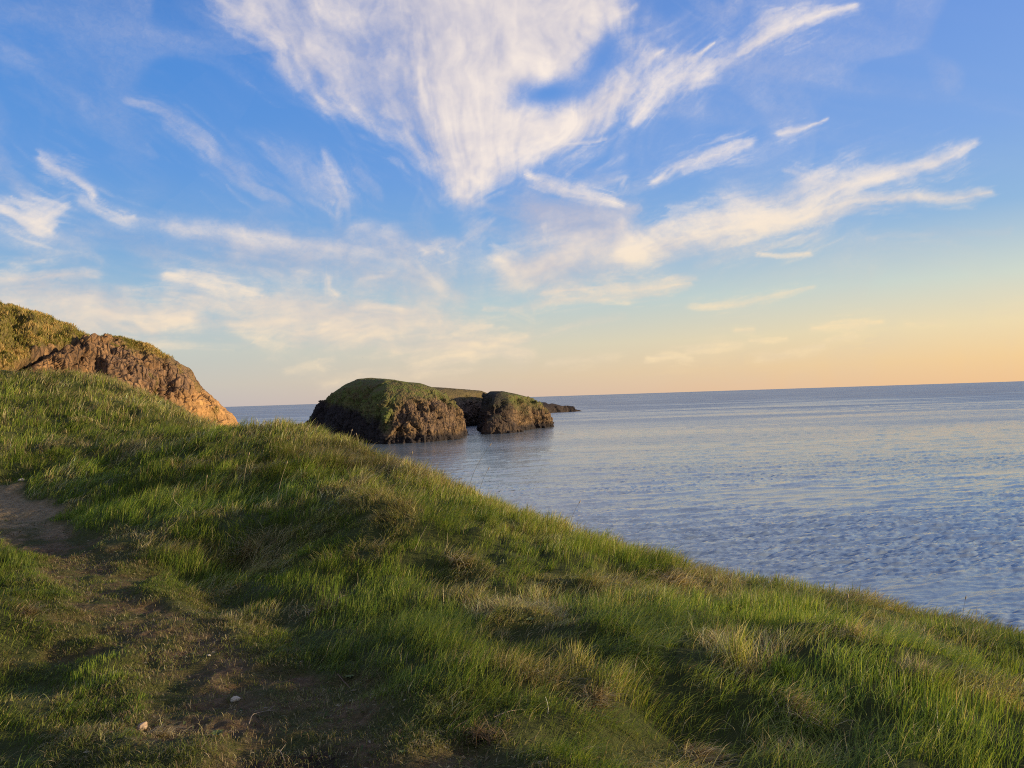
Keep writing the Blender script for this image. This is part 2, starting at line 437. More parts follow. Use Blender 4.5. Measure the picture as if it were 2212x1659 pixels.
RSKY = 40000.0
def build_sky():
    az = np.concatenate([np.linspace(-180, -46, 90)[:-1], np.linspace(-46, 46, 861), np.linspace(46, 180, 90)[1:-1]])
    el = np.concatenate([[-.6], np.linspace(-.1, 34, 381)[0:], np.linspace(35, 89.9, 60)])
    A, E = np.meshgrid(np.radians(az), np.radians(el))
    d = np.stack([np.sin(A) * np.cos(E), np.cos(A) * np.cos(E), np.sin(E)], -1)
    co = d.reshape(-1, 3) * RSKY
    front = d[..., 1] > .12
    q = d.reshape(-1, 3); zf = np.maximum(q @ cf, .05)
    X = 1106 + F * (q @ cr) / zf; Y = 829.5 - F * (q @ cu) / zf
    fr = sstep(.15, .45, q[:, 1])
    den = np.zeros(len(co)); br = np.full(len(co), .5)
    m = q[:, 1] > .14
    den[m], br[m] = cloud_fields(X[m], Y[m])
    # rest of the sky: loose cirrus, plus overhead veil added to whiten ambient light
    e2 = q[:, 2] + .12
    Q = np.stack([q[:, 0] / e2 * 1.2, q[:, 1] / e2 * .35], -1)
    g = (.35 * sstep(.3, .8, q[:, 2]) + .65 * sstep(.0, 1.1, fbm(Q * 2, 5, 5, .55) + .2) * (1 - .35 * sstep(.3, .8, q[:, 2]))) * sstep(.0, .12, q[:, 2])
    g *= 1 - .97 * sstep(.93, .97, q @ np.array(sun_dir))   # nothing in front of the sun
    den = den * fr + g * (1 - fr)
    mat = bpy.data.materials.new('sky_clouds'); mat.use_nodes = True; t = NT(mat.node_tree)
    geo = t.n('ShaderNodeNewGeometry')
    dv = t.vmath('NORMALIZE', geo.outputs['Position'])
    sp = t.n('ShaderNodeSeparateXYZ'); t.l(dv, sp.inputs[0])
    low = t.rng(sp.outputs[2], .0, .30, 1.0, 0.0)
    toward = t.rng(t.vmath('DOT_PRODUCT', dv, (math.sin(SUN_AZ), math.cos(SUN_AZ), 0), out=1), -.4, .7)
    hi = t.mix(low, lin((252, 238, 226)), lin((250, 226, 190)))
    hi = t.mix(t.math('MULTIPLY', low, toward), hi, lin((252, 224, 170)))
    lo = t.mix(low, lin((186, 186, 206)), lin((206, 196, 190)))
    b = t.attr('bright'); dn = t.attr('cloud_amount')
    fine = t.noise(t.scale(dv, (60, 60, 110)), 1.0, 5, .6)
    b2 = t.math('ADD', b, t.math('MULTIPLY', t.math('SUBTRACT', fine, .5), .25), clamp=True)
    c = t.mix(b2, lo, hi)
    em = t.n('ShaderNodeEmission'); t.l(c, em.inputs[0]); em.inputs[1].default_value = EK
    tr = t.n('ShaderNodeBsdfTransparent'); ms = t.n('ShaderNodeMixShader')
    fib = t.noise(t.scale(dv, (150, 150, 190)), 1.0, 5, .65, .8)
    ed = t.math('MULTIPLY', t.math('MULTIPLY', dn, t.math('SUBTRACT', 1.0, dn)), 1.7)
    dn = t.math('ADD', dn, t.math('MULTIPLY', t.math('SUBTRACT', fib, .5), ed), clamp=True)
    t.l(dn, ms.inputs[0]); t.l(tr.outputs[0], ms.inputs[1]); t.l(em.outputs[0], ms.inputs[2])
    out = t.n('ShaderNodeOutputMaterial'); t.l(ms.outputs[0], out.inputs[0])
    mat.cycles.emission_sampling = 'NONE'
    o = mesh_np('sky', co, grid_faces(len(el), len(az)), mat, {'cloud_amount': den, 'bright': br})
    tag(o, kind='structure')
build_sky()

# ------------------------------------------------------------------ SEA
def wave_tile(N, L, lmin, lmax, peak, wind, spread, seed, rms_slope):
    r = np.random.RandomState(seed)
    kx = np.fft.fftfreq(N, L / N) * 2 * math.pi; KX, KY = np.meshgrid(kx, kx)
    K = np.hypot(KX, KY); K[0, 0] = 1e-6
    lam = 2 * math.pi / K
    amp = K ** -2.0 * np.exp(-(lam / peak) ** 2 * .5)
    amp *= (lam > lmin) & (lam < lmax)
    c = (KX * wind[0] + KY * wind[1]) / K
    amp *= (np.abs(c) ** spread + .12)
    sp = amp * (r.normal(size=(N, N)) + 1j * r.normal(size=(N, N)))
    h = np.fft.ifft2(sp).real
    gx = np.gradient(h, L / N, axis=0); h *= rms_slope / (gx.std() + 1e-12)
    return h
def tile_sample(h, L, x, y):
    N = h.shape[0]; u = (x / L * N) % N; v = (y / L * N) % N
    i = np.floor(u).astype(int) % N; j = np.floor(v).astype(int) % N; fu = u - np.floor(u); fv = v - np.floor(v)
    i2 = (i + 1) % N; j2 = (j + 1) % N
    return (h[j, i] * (1 - fu) * (1 - fv) + h[j, i2] * fu * (1 - fv) + h[j2, i] * (1 - fu) * fv + h[j2, i2] * fu * fv)
def build_sea():
    short = wave_tile(512, 61.0, .4, 7, 1.7, (.42, -.9), 7, 3, .26)
    longw = wave_tile(512, 397.0, 3, 60, 7, (.25, -.97), 6, 4, .060)
    r = [24.0]
    while r[-1] < RSKY * .998:
        q = r[-1]; r.append(q + max(.16, min(q * q * .000034, q * .03)))
    r[-1] = RSKY * .9985; r = np.array(r)
    az = np.concatenate([np.linspace(-180, -42, 50)[:-1], np.linspace(-42, 42, 760), np.linspace(42, 180, 50)[1:]])
    R, A = np.meshgrid(r, np.radians(az), indexing='ij')
    x = R * np.sin(A); y = R * np.cos(A)
    gust = .85 + .5 * fbm(np.stack([x / 90, y / 45], -1), 3, 15) + .45 * fbm(np.stack([(x + .3 * y) / 30, y / 11], -1), 3, 16)
    shelter = 1 - .45 * np.exp(-(((x + 30) / 90) ** 2 + ((y - 270) / 70) ** 2))
    z = tile_sample(short, 61., x, y) * gust * shelter * sstep(420, 120, R) + tile_sample(longw, 397., x, y) * sstep(1500, 350, R) * shelter
    co = np.stack([x, y, z], -1).reshape(-1, 3)
    mat = bpy.data.materials.new('sea_water'); mat.use_nodes = True; t = NT(mat.node_tree)
    geo = t.n('ShaderNodeNewGeometry'); pos = geo.outputs['Position']
    dist = t.vmath('LENGTH', pos, out=1)
    p1 = t.scale(pos, (1.1, 2.8, 1))
    n1 = t.noise(p1, 1.1, 5, .62, .3)
    n2 = t.noise(t.scale(pos, (.28, .8, 1)), 1.0, 5, .6, .4)
    gust_n = t.noise(t.scale(pos, (.0035, .016, 1)), 1.0, 4, .6, .6)
    gf = t.rng(gust_n, .35, .68, .45, 1.25)
    b = t.n('ShaderNodeBump'); t.l(n1, b.inputs['Height']); b.inputs['Distance'].default_value = .13
    t.l(t.math('MULTIPLY', gf, t.rng(dist, 60, 700, .35, 1.3)), b.inputs['Strength'])
    b2 = t.n('ShaderNodeBump'); t.l(n2, b2.inputs['Height']); b2.inputs['Distance'].default_value = .35
    t.l(t.rng(dist, 150, 600, .15, 1.0), b2.inputs['Strength']); t.l(b.outputs[0], b2.inputs['Normal'])
    pr = t.n('ShaderNodeBsdfPrincipled')
    pr.inputs['Base Color'].default_value = (.175, .212, .222, 1)
    t.l(t.math('MULTIPLY', t.rng(dist, 90, 1400, .07, .62, smooth=False), gf), pr.inputs['Roughness'])
    pr.inputs['IOR'].default_value = 2.2
    t.l(b2.outputs[0], pr.inputs['Normal'])
    out = t.n('ShaderNodeOutputMaterial'); t.l(pr.outputs[0], out.inputs[0])
    o = mesh_np('sea', co, grid_faces(len(r), len(az)), mat); tag(o, kind='structure')
build_sea()

# ------------------------------------------------------------------ NEAR GROUND
CREST = [(-420, 760, 34), (-150, 775, 32), (0, 792, 30), (100, 795, 30), (200, 808, 30), (330, 853, 28), (430, 908, 26), (520, 930, 22),
         (580, 928, 19), (640, 926, 17.5), (720, 945, 15.5), (800, 978, 13.8), (900, 1016, 12.3), (1000, 1050, 11.5), (1100, 1093, 11), (1300, 1154, 10.4),
         (1600, 1234, 9.4), (1900, 1294, 8.5), (2212, 1354, 7.6), (2500, 1405, 6.9)]
INNER = [(0, 1659, 3.3), (400, 1659, 3.25), (800, 1659, 3.2), (1200, 1659, 3.25), (1700, 1659, 3.4), (2212, 1659, 3.6),
         (1300, 1500, 4.25), (1800, 1500, 4.5), (2212, 1500, 5.0), (900, 1400, 5.1), (1300, 1350, 5.9), (1700, 1350, 6.2), (1250, 1230, 8.0),
         (450, 1300, 6.3), (600, 1450, 4.7), (250, 1150, 10.2), (600, 1110, 10.2), (700, 1180, 8.6), (800, 1100, 9.8), (900, 1180, 8.4), (420, 1020, 14.2), (500, 980, 15.5), (650, 1000, 13.8),
         (0, 1250, 7.3), (100, 1400, 5.4), (0, 1050, 15), (0, 950, 20), (0, 870, 25), (200, 950, 20.5), (350, 950, 20.5), (200, 870, 25), (120, 1080, 13), (1000, 1250, 7.4)]
cp = [px_at(np.array(a), np.array(b), np.array(c)) for a, b, c in CREST + INNER]
cp += [np.array(v) + np.array([0, 0, CAMZ]) for v in ((0, 0, -1.62), (-3, 0, -1.55), (3.5, 0, -1.85), (0, -5, -1.55), (-10, 0, -1.1), (-12, 8, -1.0), (-16, 3, -.3), (7, -4, -2.3), (-8, -8, -.9), (6, 2.5, -2.25))]
cp = np.array(cp)
nc_ = len(CREST); rc_ = np.hypot(cp[:nc_, 0], cp[:nc_, 1]); cp[:nc_, 2] -= np.interp(rc_, [7, 9, 12, 14.5, 16.2, 18, 20.5, 22.5, 24, 34], [.0, .05, .13, .24, .22, .06, .05, .20, .24, .14])
def tps(pts, vals, reg=.02):
    n = len(pts); d = np.linalg.norm(pts[:, None] - pts[None], axis=-1)
    K = np.where(d > 0, d * d * np.log(d + 1e-9), 0) + reg * np.eye(n)
    P = np.c_[np.ones(n), pts]; A = np.zeros((n + 3, n + 3)); A[:n, :n] = K; A[:n, n:] = P; A[n:, :n] = P.T
    sol = np.linalg.solve(A, np.r_[vals, 0, 0, 0]); return sol
TS = tps(cp[:, :2], cp[:, 2])
def tps_eval(x, y):
    q = np.stack([x.ravel(), y.ravel()], -1); out = np.empty(len(q))
    for s_ in range(0, len(q), 40000):
        qq = q[s_:s_ + 40000]; d = np.linalg.norm(qq[:, None] - cp[None, :, :2], axis=-1)
        K = np.where(d > 0, d * d * np.log(d + 1e-9), 0)
        out[s_:s_ + 40000] = K @ TS[:-3] + TS[-3] + qq @ TS[-2:]
    return out.reshape(x.shape)
crest_w = np.array([px_at(np.array(a), np.array(b), np.array(c))[:2] for a, b, c in CREST] + [(6.6, 4.5), (7.6, 1.5), (8.4, -3), (9, -12), (10, -40)])
crest_w = np.vstack([[(-60, 42)], crest_w])
def crest_sd(x, y):              # signed distance to the cliff edge, positive seaward
    best = np.full(x.shape, 1e9); sg = np.zeros(x.shape)
    for a, b in zip(crest_w[:-1], crest_w[1:]):
        dx, dy = b - a; L = dx * dx + dy * dy
        t = np.clip(((x - a[0]) * dx + (y - a[1]) * dy) / L, 0, 1)
        ex = x - a[0] - t * dx; ey = y - a[1] - t * dy; d = np.hypot(ex, ey)
        cr_ = dx * ey - dy * ex
        m = d < best - 1e-9
        best = np.where(m, d, best); sg = np.where(m, np.sign(cr_), sg)
    return best * sg
# the trodden path
def base_z(x, y):
    z = tps_eval(x, y)
    r = np.hypot(x, y)
    far = np.maximum(z, CAMZ - 3.0)
    return far
PATH_PX = [(-260, 1000, 17), (-60, 1040, 14), (40, 1085, 12), (120, 1160, 9.5), (240, 1260, 7.2), (400, 1380, 5.5), (520, 1510, 4.4), (640, 1659, 3.2)]
path_w = [tuple(px_at(np.array(a), np.array(b), np.array(c))[:2]) for a, b, c in PATH_PX] + [(-.6, 1.5), (-.3, 0), (0, -3), (.6, -9)]
path_w = np.array(path_w)
def path_dist(x, y):
    best = np.full(x.shape, 1e9); tt = np.zeros(x.shape)
    for k_, (a, b) in enumerate(zip(path_w[:-1], path_w[1:])):
        dx, dy = b - a; L = dx * dx + dy * dy
        t = np.clip(((x - a[0]) * dx + (y - a[1]) * dy) / L, 0, 1)
        d = np.hypot(x - a[0] - t * dx, y - a[1] - t * dy); m = d < best
        best = np.where(m, d, best); tt = np.where(m, k_ + t, tt)
    return best, tt
HOLLOWS = [(-3.5, 8.7, .75, .20), (-6.6, 12.6, .8, .22), (-1.9, 9.6, .8, -.16), (-2.6, 6.9, .55, .12), (.1, 5.2, .6, .12), (1.0, 4.2, .45, .12), (2.6, 5.4, .6, -.10), (-.6, 8.3, .8, -.12), (.6, 7.1, .5, .12)]
STRAW_SPOTS = [(-3.0, 14.2, 1.6, .75), (-4.4, 16.2, 1.2, .5), (-1.9, 12.6, 1.1, .5), (-13.0, 27, 2.6, .8), (-17, 29, 3.0, .45), (-19.5, 27, 1.6, .6), (1.5, 7.4, .55, .7), (.9, 6.6, .45, .5),
               (.2, 9.2, .6, .5), (-.6, 7.7, .45, .6), (-3.2, 8.1, .5, .6), (2.2, 7.6, .5, .5), (3.2, 6.6, .45, .5), (1.9, 5.3, .4, .45), (.6, 4.5, .35, .5), (1.3, 4.0, .35, .5), (-2.0, 10.4, .5, .4), (3.6, 7.8, .6, .4)]
def ground_fields(x, y):
    """height, path mask (1 on the path), lump field"""
    z = base_z(x, y)
    P = np.stack([x, y], -1)
    pd, pt = path_dist(x, y)
    wob = fbm(P / .9, 3, 31) * .28 + fbm(P / .25, 2, 33) * .08
    wd = np.interp(pt, [0, 2, 3.4, 5, 7, 11], [.72, .72, .5, .52, .68, 1.0])
    pm = sstep(1.15, .62, (pd + wob) / wd)
    lump = fbm(P / 2.7, 2, 59) * .13 + fbm(P / 1.3, 2, 61) * .10 + np.abs(fbm(P / .62, 2, 67)) * .10 + fbm(P / .22, 2, 69) * .02
    sd = crest_sd(x, y)
    quiet = sstep(.25, 1.9, pd / wd)
    farq = 1 + .6 * sstep(10, 26, np.hypot(x, y))
    z = z + (lump * .85 - .05) * (.12 + .88 * quiet) * farq * (1 - .55 * sstep(-1.6, -.2, sd))
    for hx, hy, hr, hd in HOLLOWS: z = z - hd * np.exp(-((x - hx) ** 2 + (y - hy) ** 2) / hr ** 2)
    z = z - .07 * pm - .04 * sstep(.9, .0, pd)
    z = z + .006 * fbm(P / .06, 2, 75) + .022 * pm * fbm(P / .22, 3, 76)
    # beyond the edge the slope falls away into the cliff and the sea
    dpos = np.maximum(sd, 0)
    inland = sstep(-24, -14, x)              # far left it is a dip before the headland, not a cliff
    steep = np.interp(dpos, [0, .5, 1.2, 2.5, 5, 9, 16, 24], [0, .10, .45, 1.6, 5.0, 12.0, 21, 24])
    gentle = np.interp(dpos, [0, 2, 6, 30], [0, .5, 3.2, 14.0])
    z = np.where(sd > 0, np.minimum(z, CAMZ + 2.0 - .25 * sd), z)
    z = z - np.where(x > -24, gentle * (1 - sstep(-20, -13, x)) + steep * sstep(-20, -13, x), gentle)
    z = z - sstep(1.5, 5, sd) * (.9 * np.abs(fbm(P / 1.7, 3, 95)) + .5 * fbm(P / 4, 2, 97))
    return np.maximum(z, -2.0), pm, quiet, sd
def gz(x, y):
    z, *_ = ground_fields(np.atleast_1d(np.array(x, float)), np.atleast_1d(np.array(y, float))); return z
def hit(px, py):                 # ground point seen at a frame position (or just under it, at the skyline)
    ys = np.concatenate([np.arange(2.2, 12, .02), np.arange(12, 36, .05)])
    for k2 in range(40):
        d = px2dir(np.array(float(px)), np.array(float(py + 3 * k2))); d = d / d[1]
        P = d[None] * ys[:, None]; z = gz(P[:, 0], P[:, 1]); m = P[:, 2] + CAMZ < z
        k_ = np.argmax(m)
        if m.any() and crest_sd(P[k_:k_ + 1, 0], P[k_:k_ + 1, 1])[0] < .8: break
    return np.array([P[k_, 0], P[k_, 1], z[k_]])
MUD = hit(600, 1668) + np.array([.06, .06, 0])
def n2_v(t, pos): return t.vmath('SUBTRACT', t.noise(pos, 9, 3, .6, out=1), (.5, .5, .5))
def mat_ground():
    m = bpy.data.materials.new('turf_and_soil'); m.use_nodes = True; t = NT(m.node_tree)
    geo = t.n('ShaderNodeNewGeometry'); pos = geo.outputs['Position']
    pm = t.attr('path')
    n1 = t.noise(pos, 2.2, 5, .6); n2 = t.noise(pos, 14, 5, .65); n3 = t.noise(pos, 60, 4, .7)
    soil = t.ramp(n2, [(.25, (.060, .036, .017)), (.5, (.13, .082, .040)), (.75, (.24, .16, .085))])
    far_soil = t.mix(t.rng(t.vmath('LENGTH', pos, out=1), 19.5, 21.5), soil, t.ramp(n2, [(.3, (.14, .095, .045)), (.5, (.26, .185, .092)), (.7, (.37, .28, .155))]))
    moss = t.ramp(n3, [(.3, (.030, .034, .008)), (.55, (.075, .076, .018)), (.8, (.14, .13, .045))])
    mo = t.math('MULTIPLY', t.rng(n1, .40, .62), t.attr('mossy'))
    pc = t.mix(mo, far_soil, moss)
    specks = t.rng(t.vor(pos, 42), .10, .04)
    pc = t.mix(t.math('MULTIPLY', specks, .35), pc, (.16, .13, .09))
    turf = t.mix(n2, (.036, .046, .010), (.085, .090, .024))
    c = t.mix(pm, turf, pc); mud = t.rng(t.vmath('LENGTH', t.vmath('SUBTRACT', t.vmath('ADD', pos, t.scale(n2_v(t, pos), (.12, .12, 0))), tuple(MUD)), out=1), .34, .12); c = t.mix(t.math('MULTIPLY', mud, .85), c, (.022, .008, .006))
    c = t.mix(t.attr('cliff'), c, t.ramp(n1, [(.3, (.06, .035, .018)), (.5, (.19, .11, .05)), (.7, (.36, .22, .10))]))
    pr = t.n('ShaderNodeBsdfPrincipled'); t.l(c, pr.inputs['Base Color']); pr.inputs['Roughness'].default_value = .95
    pr.inputs['Specular IOR Level'].default_value = .15
    hh = t.math('ADD', n2, t.math('MULTIPLY', n3, .5))
    t.l(t.bump(hh, 1.0, .05), pr.inputs['Normal'])
    out = t.n('ShaderNodeOutputMaterial'); t.l(pr.outputs[0], out.inputs[0]); return m
def build_ground():
    r = np.concatenate([[0.05], np.geomspace(.4, 2.4, 24)[:-1], np.geomspace(2.4, 36, 560)[:-1], np.geomspace(36, 75, 40)])
    az = np.concatenate([np.linspace(-180, -48, 110)[:-1], np.linspace(-48, 46, 620), np.linspace(46, 180, 110)[1:]])
    R, A = np.meshgrid(r, np.radians(az), indexing='ij'); x = R * np.sin(A); y = R * np.cos(A)
    z, pm, quiet, sd = ground_fields(x, y)
    bare = sstep(12.2, 9.0, y + .15 * x)
    o = mesh_np('ground', np.stack([x, y, z], -1).reshape(-1, 3), grid_faces(len(r), len(az)), mat_ground(),
                {'path': pm.ravel(), 'mossy': bare.ravel(), 'cliff': (sstep(-5, -12, z - CAMZ) * sstep(2, 5, sd)).ravel()})
    tag(o, kind='structure')
build_ground()

# ------------------------------------------------------------------ GRASS
def mat_grass(name='grass_blade'):
    m = bpy.data.materials.new(name); m.use_nodes = True; t = NT(m.node_tree)
    c = t.attr('tint', 'Vector')
    df = t.n('ShaderNodeBsdfPrincipled'); t.l(c, df.inputs['Base Color']); df.inputs['Roughness'].default_value = .55
    df.inputs['Specular IOR Level'].default_value = .25
    tl = t.n('ShaderNodeBsdfTranslucent'); t.l(t.mix(1.0, c, (1.25, 1.2, .7), 'MULTIPLY'), tl.inputs[0])
    ms = t.n('ShaderNodeMixShader'); ms.inputs[0].default_value = .42
    t.l(df.outputs[0], ms.inputs[1]); t.l(tl.outputs[0], ms.inputs[2])
    out = t.n('ShaderNodeOutputMaterial'); t.l(ms.outputs[0], out.inputs[0]); return m
MG = mat_grass()
def blades(root, length, width, lean, phi, tint, seed, droop=.9):
    """blade ribbons; lean = horizontal reach fraction, phi = heading of the lean"""
    n = len(root); r = np.random.RandomState(seed)
    ts = np.array([0, .38, .72, 1.0])
    hx = np.cos(phi); hy = np.sin(phi)
    side = phi + math.pi / 2 + r.uniform(-.9, .9, n)      # ribbons face many ways
    wx = np.cos(side); wy = np.sin(side)
    co = np.empty((n, 7, 3), np.float32)
    for k_, t in enumerate(ts):
        out = lean * (t ** 1.9) * length
        upz = length * (t * np.sqrt(np.clip(1 - (lean * .75) ** 2, .04, 1))) - droop * lean ** 2 * length * .42 * t ** 3
        c = root + np.stack([hx * out, hy * out, upz], -1)
        w_ = width * (.75, 1.0, .72, 0)[k_] * .5
        if k_ < 3:
            off = np.stack([wx * w_, wy * w_, np.zeros(n)], -1)
            co[:, 2 * k_] = c - off; co[:, 2 * k_ + 1] = c + off
        else: co[:, 6] = c
    b = np.arange(n)[:, None] * 7
    quads = np.concatenate([b + np.array([0, 1, 3, 2]), b + np.array([2, 3, 5, 4])]); tris = b + np.array([4, 5, 6])
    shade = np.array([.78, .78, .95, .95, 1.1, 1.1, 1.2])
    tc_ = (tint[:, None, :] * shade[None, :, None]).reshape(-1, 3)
    return co.reshape(-1, 3), [quads, tris], tc_
def blade_object(name, mat, *a, **kw):
    co, fc, tc_ = blades(*a, **kw); return mesh_np(name, co, fc, mat, {'tint': tc_}, smooth=False)
GREENS = np.array([(.075, .130, .013), (.116, .168, .018), (.165, .204, .027), (.055, .100, .014), (.210, .230, .042)])
STRAWS = np.array([(.34, .27, .12), (.46, .38, .20), (.25, .18, .08), (.38, .33, .14), (.17, .12, .055)])
def blade_tints(x, y, r, dryness):
    n = len(x); g = GREENS[r.randint(0, 5, n)]; s_ = STRAWS[r.randint(0, 5, n)]
    m = r.rand(n) < dryness
    c = np.where(m[:, None], s_, g)
    yel = np.clip(dryness * 1.3, 0, .75)[:, None]
    c = np.where(m[:, None], c, c * (1 - yel) + np.array([.21, .205, .045]) * yel)
    P = np.stack([x, y], -1)
    patch = fbm(P / 2.2, 3, 131); hue = fbm(P / .8, 2, 137)
    c = c * 1.16 * (1 + .34 * patch + .16 * hue)[:, None] * r.uniform(.75, 1.3, n)[:, None]
    return np.clip(c, .004, .6)
def build_grass():
    r = np.random.RandomState(11)
    parts = []
    # radial bands: (r0, r1, blades per m2, base width, half-angle from, to)
    for r0, r1, dens, w0 in ((2.2, 4.2, 5200, .0028), (4.2, 6.5, 4400, .0032), (6.5, 10, 2900, .0042), (10, 15, 1800, .0062), (15, 22, 800, .010), (22, 36, 330, .016)):
        a0, a1 = math.radians(-44), math.radians(43)
        area = .5 * (a1 - a0) * (r1 * r1 - r0 * r0); n = int(area * dens)
        R = np.sqrt(r.uniform(r0 * r0, r1 * r1, n)); A = r.uniform(a0, a1, n)
        x = R * np.sin(A); y = R * np.cos(A)
        # clumping: pull roots towards tuft centres
        z, pm, quiet, sd = ground_fields(x, y)
        P = np.stack([x, y], -1)
        tuft = fbm(P / .16, 2, 141)
        keep = (sd < 2.6 + 9 * (R > 13)) & (r.rand(n) < np.clip(.55 + .6 * tuft, .12, 1))
        keep &= ~((pm > .35) & (r.rand(n) < .95 * pm * sstep(-.55, .55, fbm(P / .5, 3, 151) - .1)))
        # bare soil on the far stretch of the path
        keep &= ~((pm > .5) & (y > 9.5) & (r.rand(n) < .97))
        x, y, z, pm, quiet, sd, P, tuft, R = [v[keep] for v in (x, y, z, pm, quiet, sd, P, tuft, R)]
        n = len(x)
        leftside = sstep(.3, -1.2, x + .42 * y - .9) * sstep(9, 6, y)    # short sward left of the path
        L = (.042 + .088 * quiet) * (1 - .4 * leftside) * (1 + .35 * fbm(P / .9, 2, 161) + .22 * tuft) * r.uniform(.55, 1.25, n)
        L *= 1 - .55 * pm
        L *= 1 + 1.1 * sstep(6, 15, R) - .12 * sstep(-.9, .1, sd) * (R < 12)
        L = np.clip(L, .012, .42)
        mat_ = sstep(.08, .62, fbm(P / .75, 3, 191))
        P2 = P + np.stack([fbm(P / .35, 2, 201), fbm(P / .35, 2, 203)], -1) * .22
        for sx_, sy_, sr_, sa_ in STRAW_SPOTS: mat_ = np.maximum(mat_, sa_ * np.exp(-((P2[:, 0] - sx_) ** 2 + ((P2[:, 1] - sy_) / .8) ** 2) / sr_ ** 2))
        wind = math.radians(-8) + .75 * fbm(P / 1.6, 2, 171)
        phi = wind + (.5 + 1.3 * mat_) * vnoise(P / .5, 77) + r.normal(0, .75, n)
        flat = np.clip(.60 + .30 * mat_ + .30 * fbm(P / .55, 2, 181) + .15 * fbm(P / 2.5, 2, 183), .05, .9)
        lean = np.clip(flat + r.normal(0, .17, n) + .35 * pm, .03, .95)
        edge = sstep(-1.5, .1, sd)
        dry = np.clip(.05 + .70 * mat_ + .32 * edge + .10 * sstep(14, 24, R) + .12 * pm - .1 * leftside, .02, .75)
        dry = np.where(r.rand(n) < .5, dry, dry * .7)
        tint = blade_tints(x, y, r, dry)
        wd = w0 * r.uniform(.7, 1.35, n) * np.where(pm > .4, .8, 1)
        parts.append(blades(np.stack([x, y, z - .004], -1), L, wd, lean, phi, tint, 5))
    # the trodden sward: a dense nap of very short blades and moss
    n = 420000; R = np.sqrt(r.uniform(2.3 ** 2, 10.5 ** 2, n)) ; A = r.uniform(math.radians(-42), math.radians(14), n); x = R * np.sin(A); y = R * np.cos(A)
    z, pm, quiet, sd = ground_fields(x, y); P = np.stack([x, y], -1)
    k_ = (quiet < .9) & (r.rand(n) < sstep(-.75, .25, fbm(P / .42, 3, 221) + .35 * fbm(P / .1, 2, 223)) * (1 - .72 * pm)) & (r.rand(n) < np.clip(12 / R ** 1.2, .35, 1)) & ~((y > 9.3) & (pm > .3) & (r.rand(n) < .8))
    x, y, z, pm, R, P = x[k_], y[k_], z[k_], pm[k_], R[k_], P[k_]; n = len(x)
    tint = blade_tints(x, y, r, np.clip(.16 + .3 * pm + .25 * fbm(P / .6, 2, 227), .03, .7)) * np.array([.72, .68, .75])
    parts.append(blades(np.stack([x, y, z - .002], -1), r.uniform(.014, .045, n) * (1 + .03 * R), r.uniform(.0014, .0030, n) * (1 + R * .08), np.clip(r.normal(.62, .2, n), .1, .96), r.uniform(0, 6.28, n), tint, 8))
    # outside the view, thinner, so that the place goes on
    n = 26000; R = np.sqrt(r.uniform(1.2 ** 2, 8 ** 2, n)); A = np.radians(r.uniform(43, 317, n)); x = R * np.sin(A); y = R * np.cos(A)
    z, pm, quiet, sd = ground_fields(x, y); k_ = (sd < 2) & (pm < .5); x, y, z = x[k_], y[k_], z[k_]; n = len(x)
    parts.append(blades(np.stack([x, y, z], -1), r.uniform(.08, .2, n), r.uniform(.005, .01, n), r.uniform(.1, .6, n), r.normal(0, .9, n), blade_tints(x, y, r, np.full(n, .15)), 6))
    off = 0; cos, q, tr, tn = [], [], [], []
    for co, (qq, t3), tt in parts:
        cos.append(co); q.append(qq + off); tr.append(t3 + off); tn.append(tt); off += len(co)
    o = mesh_np('grass', np.concatenate(cos), [np.concatenate(q), np.concatenate(tr)], MG, {'tint': np.concatenate(tn)}, smooth=False)
    tag(o, 'long windswept green grass with straw blades covering the clifftop', 'grass', kind='stuff')
    print('BLADES', off // 7)
build_grass()

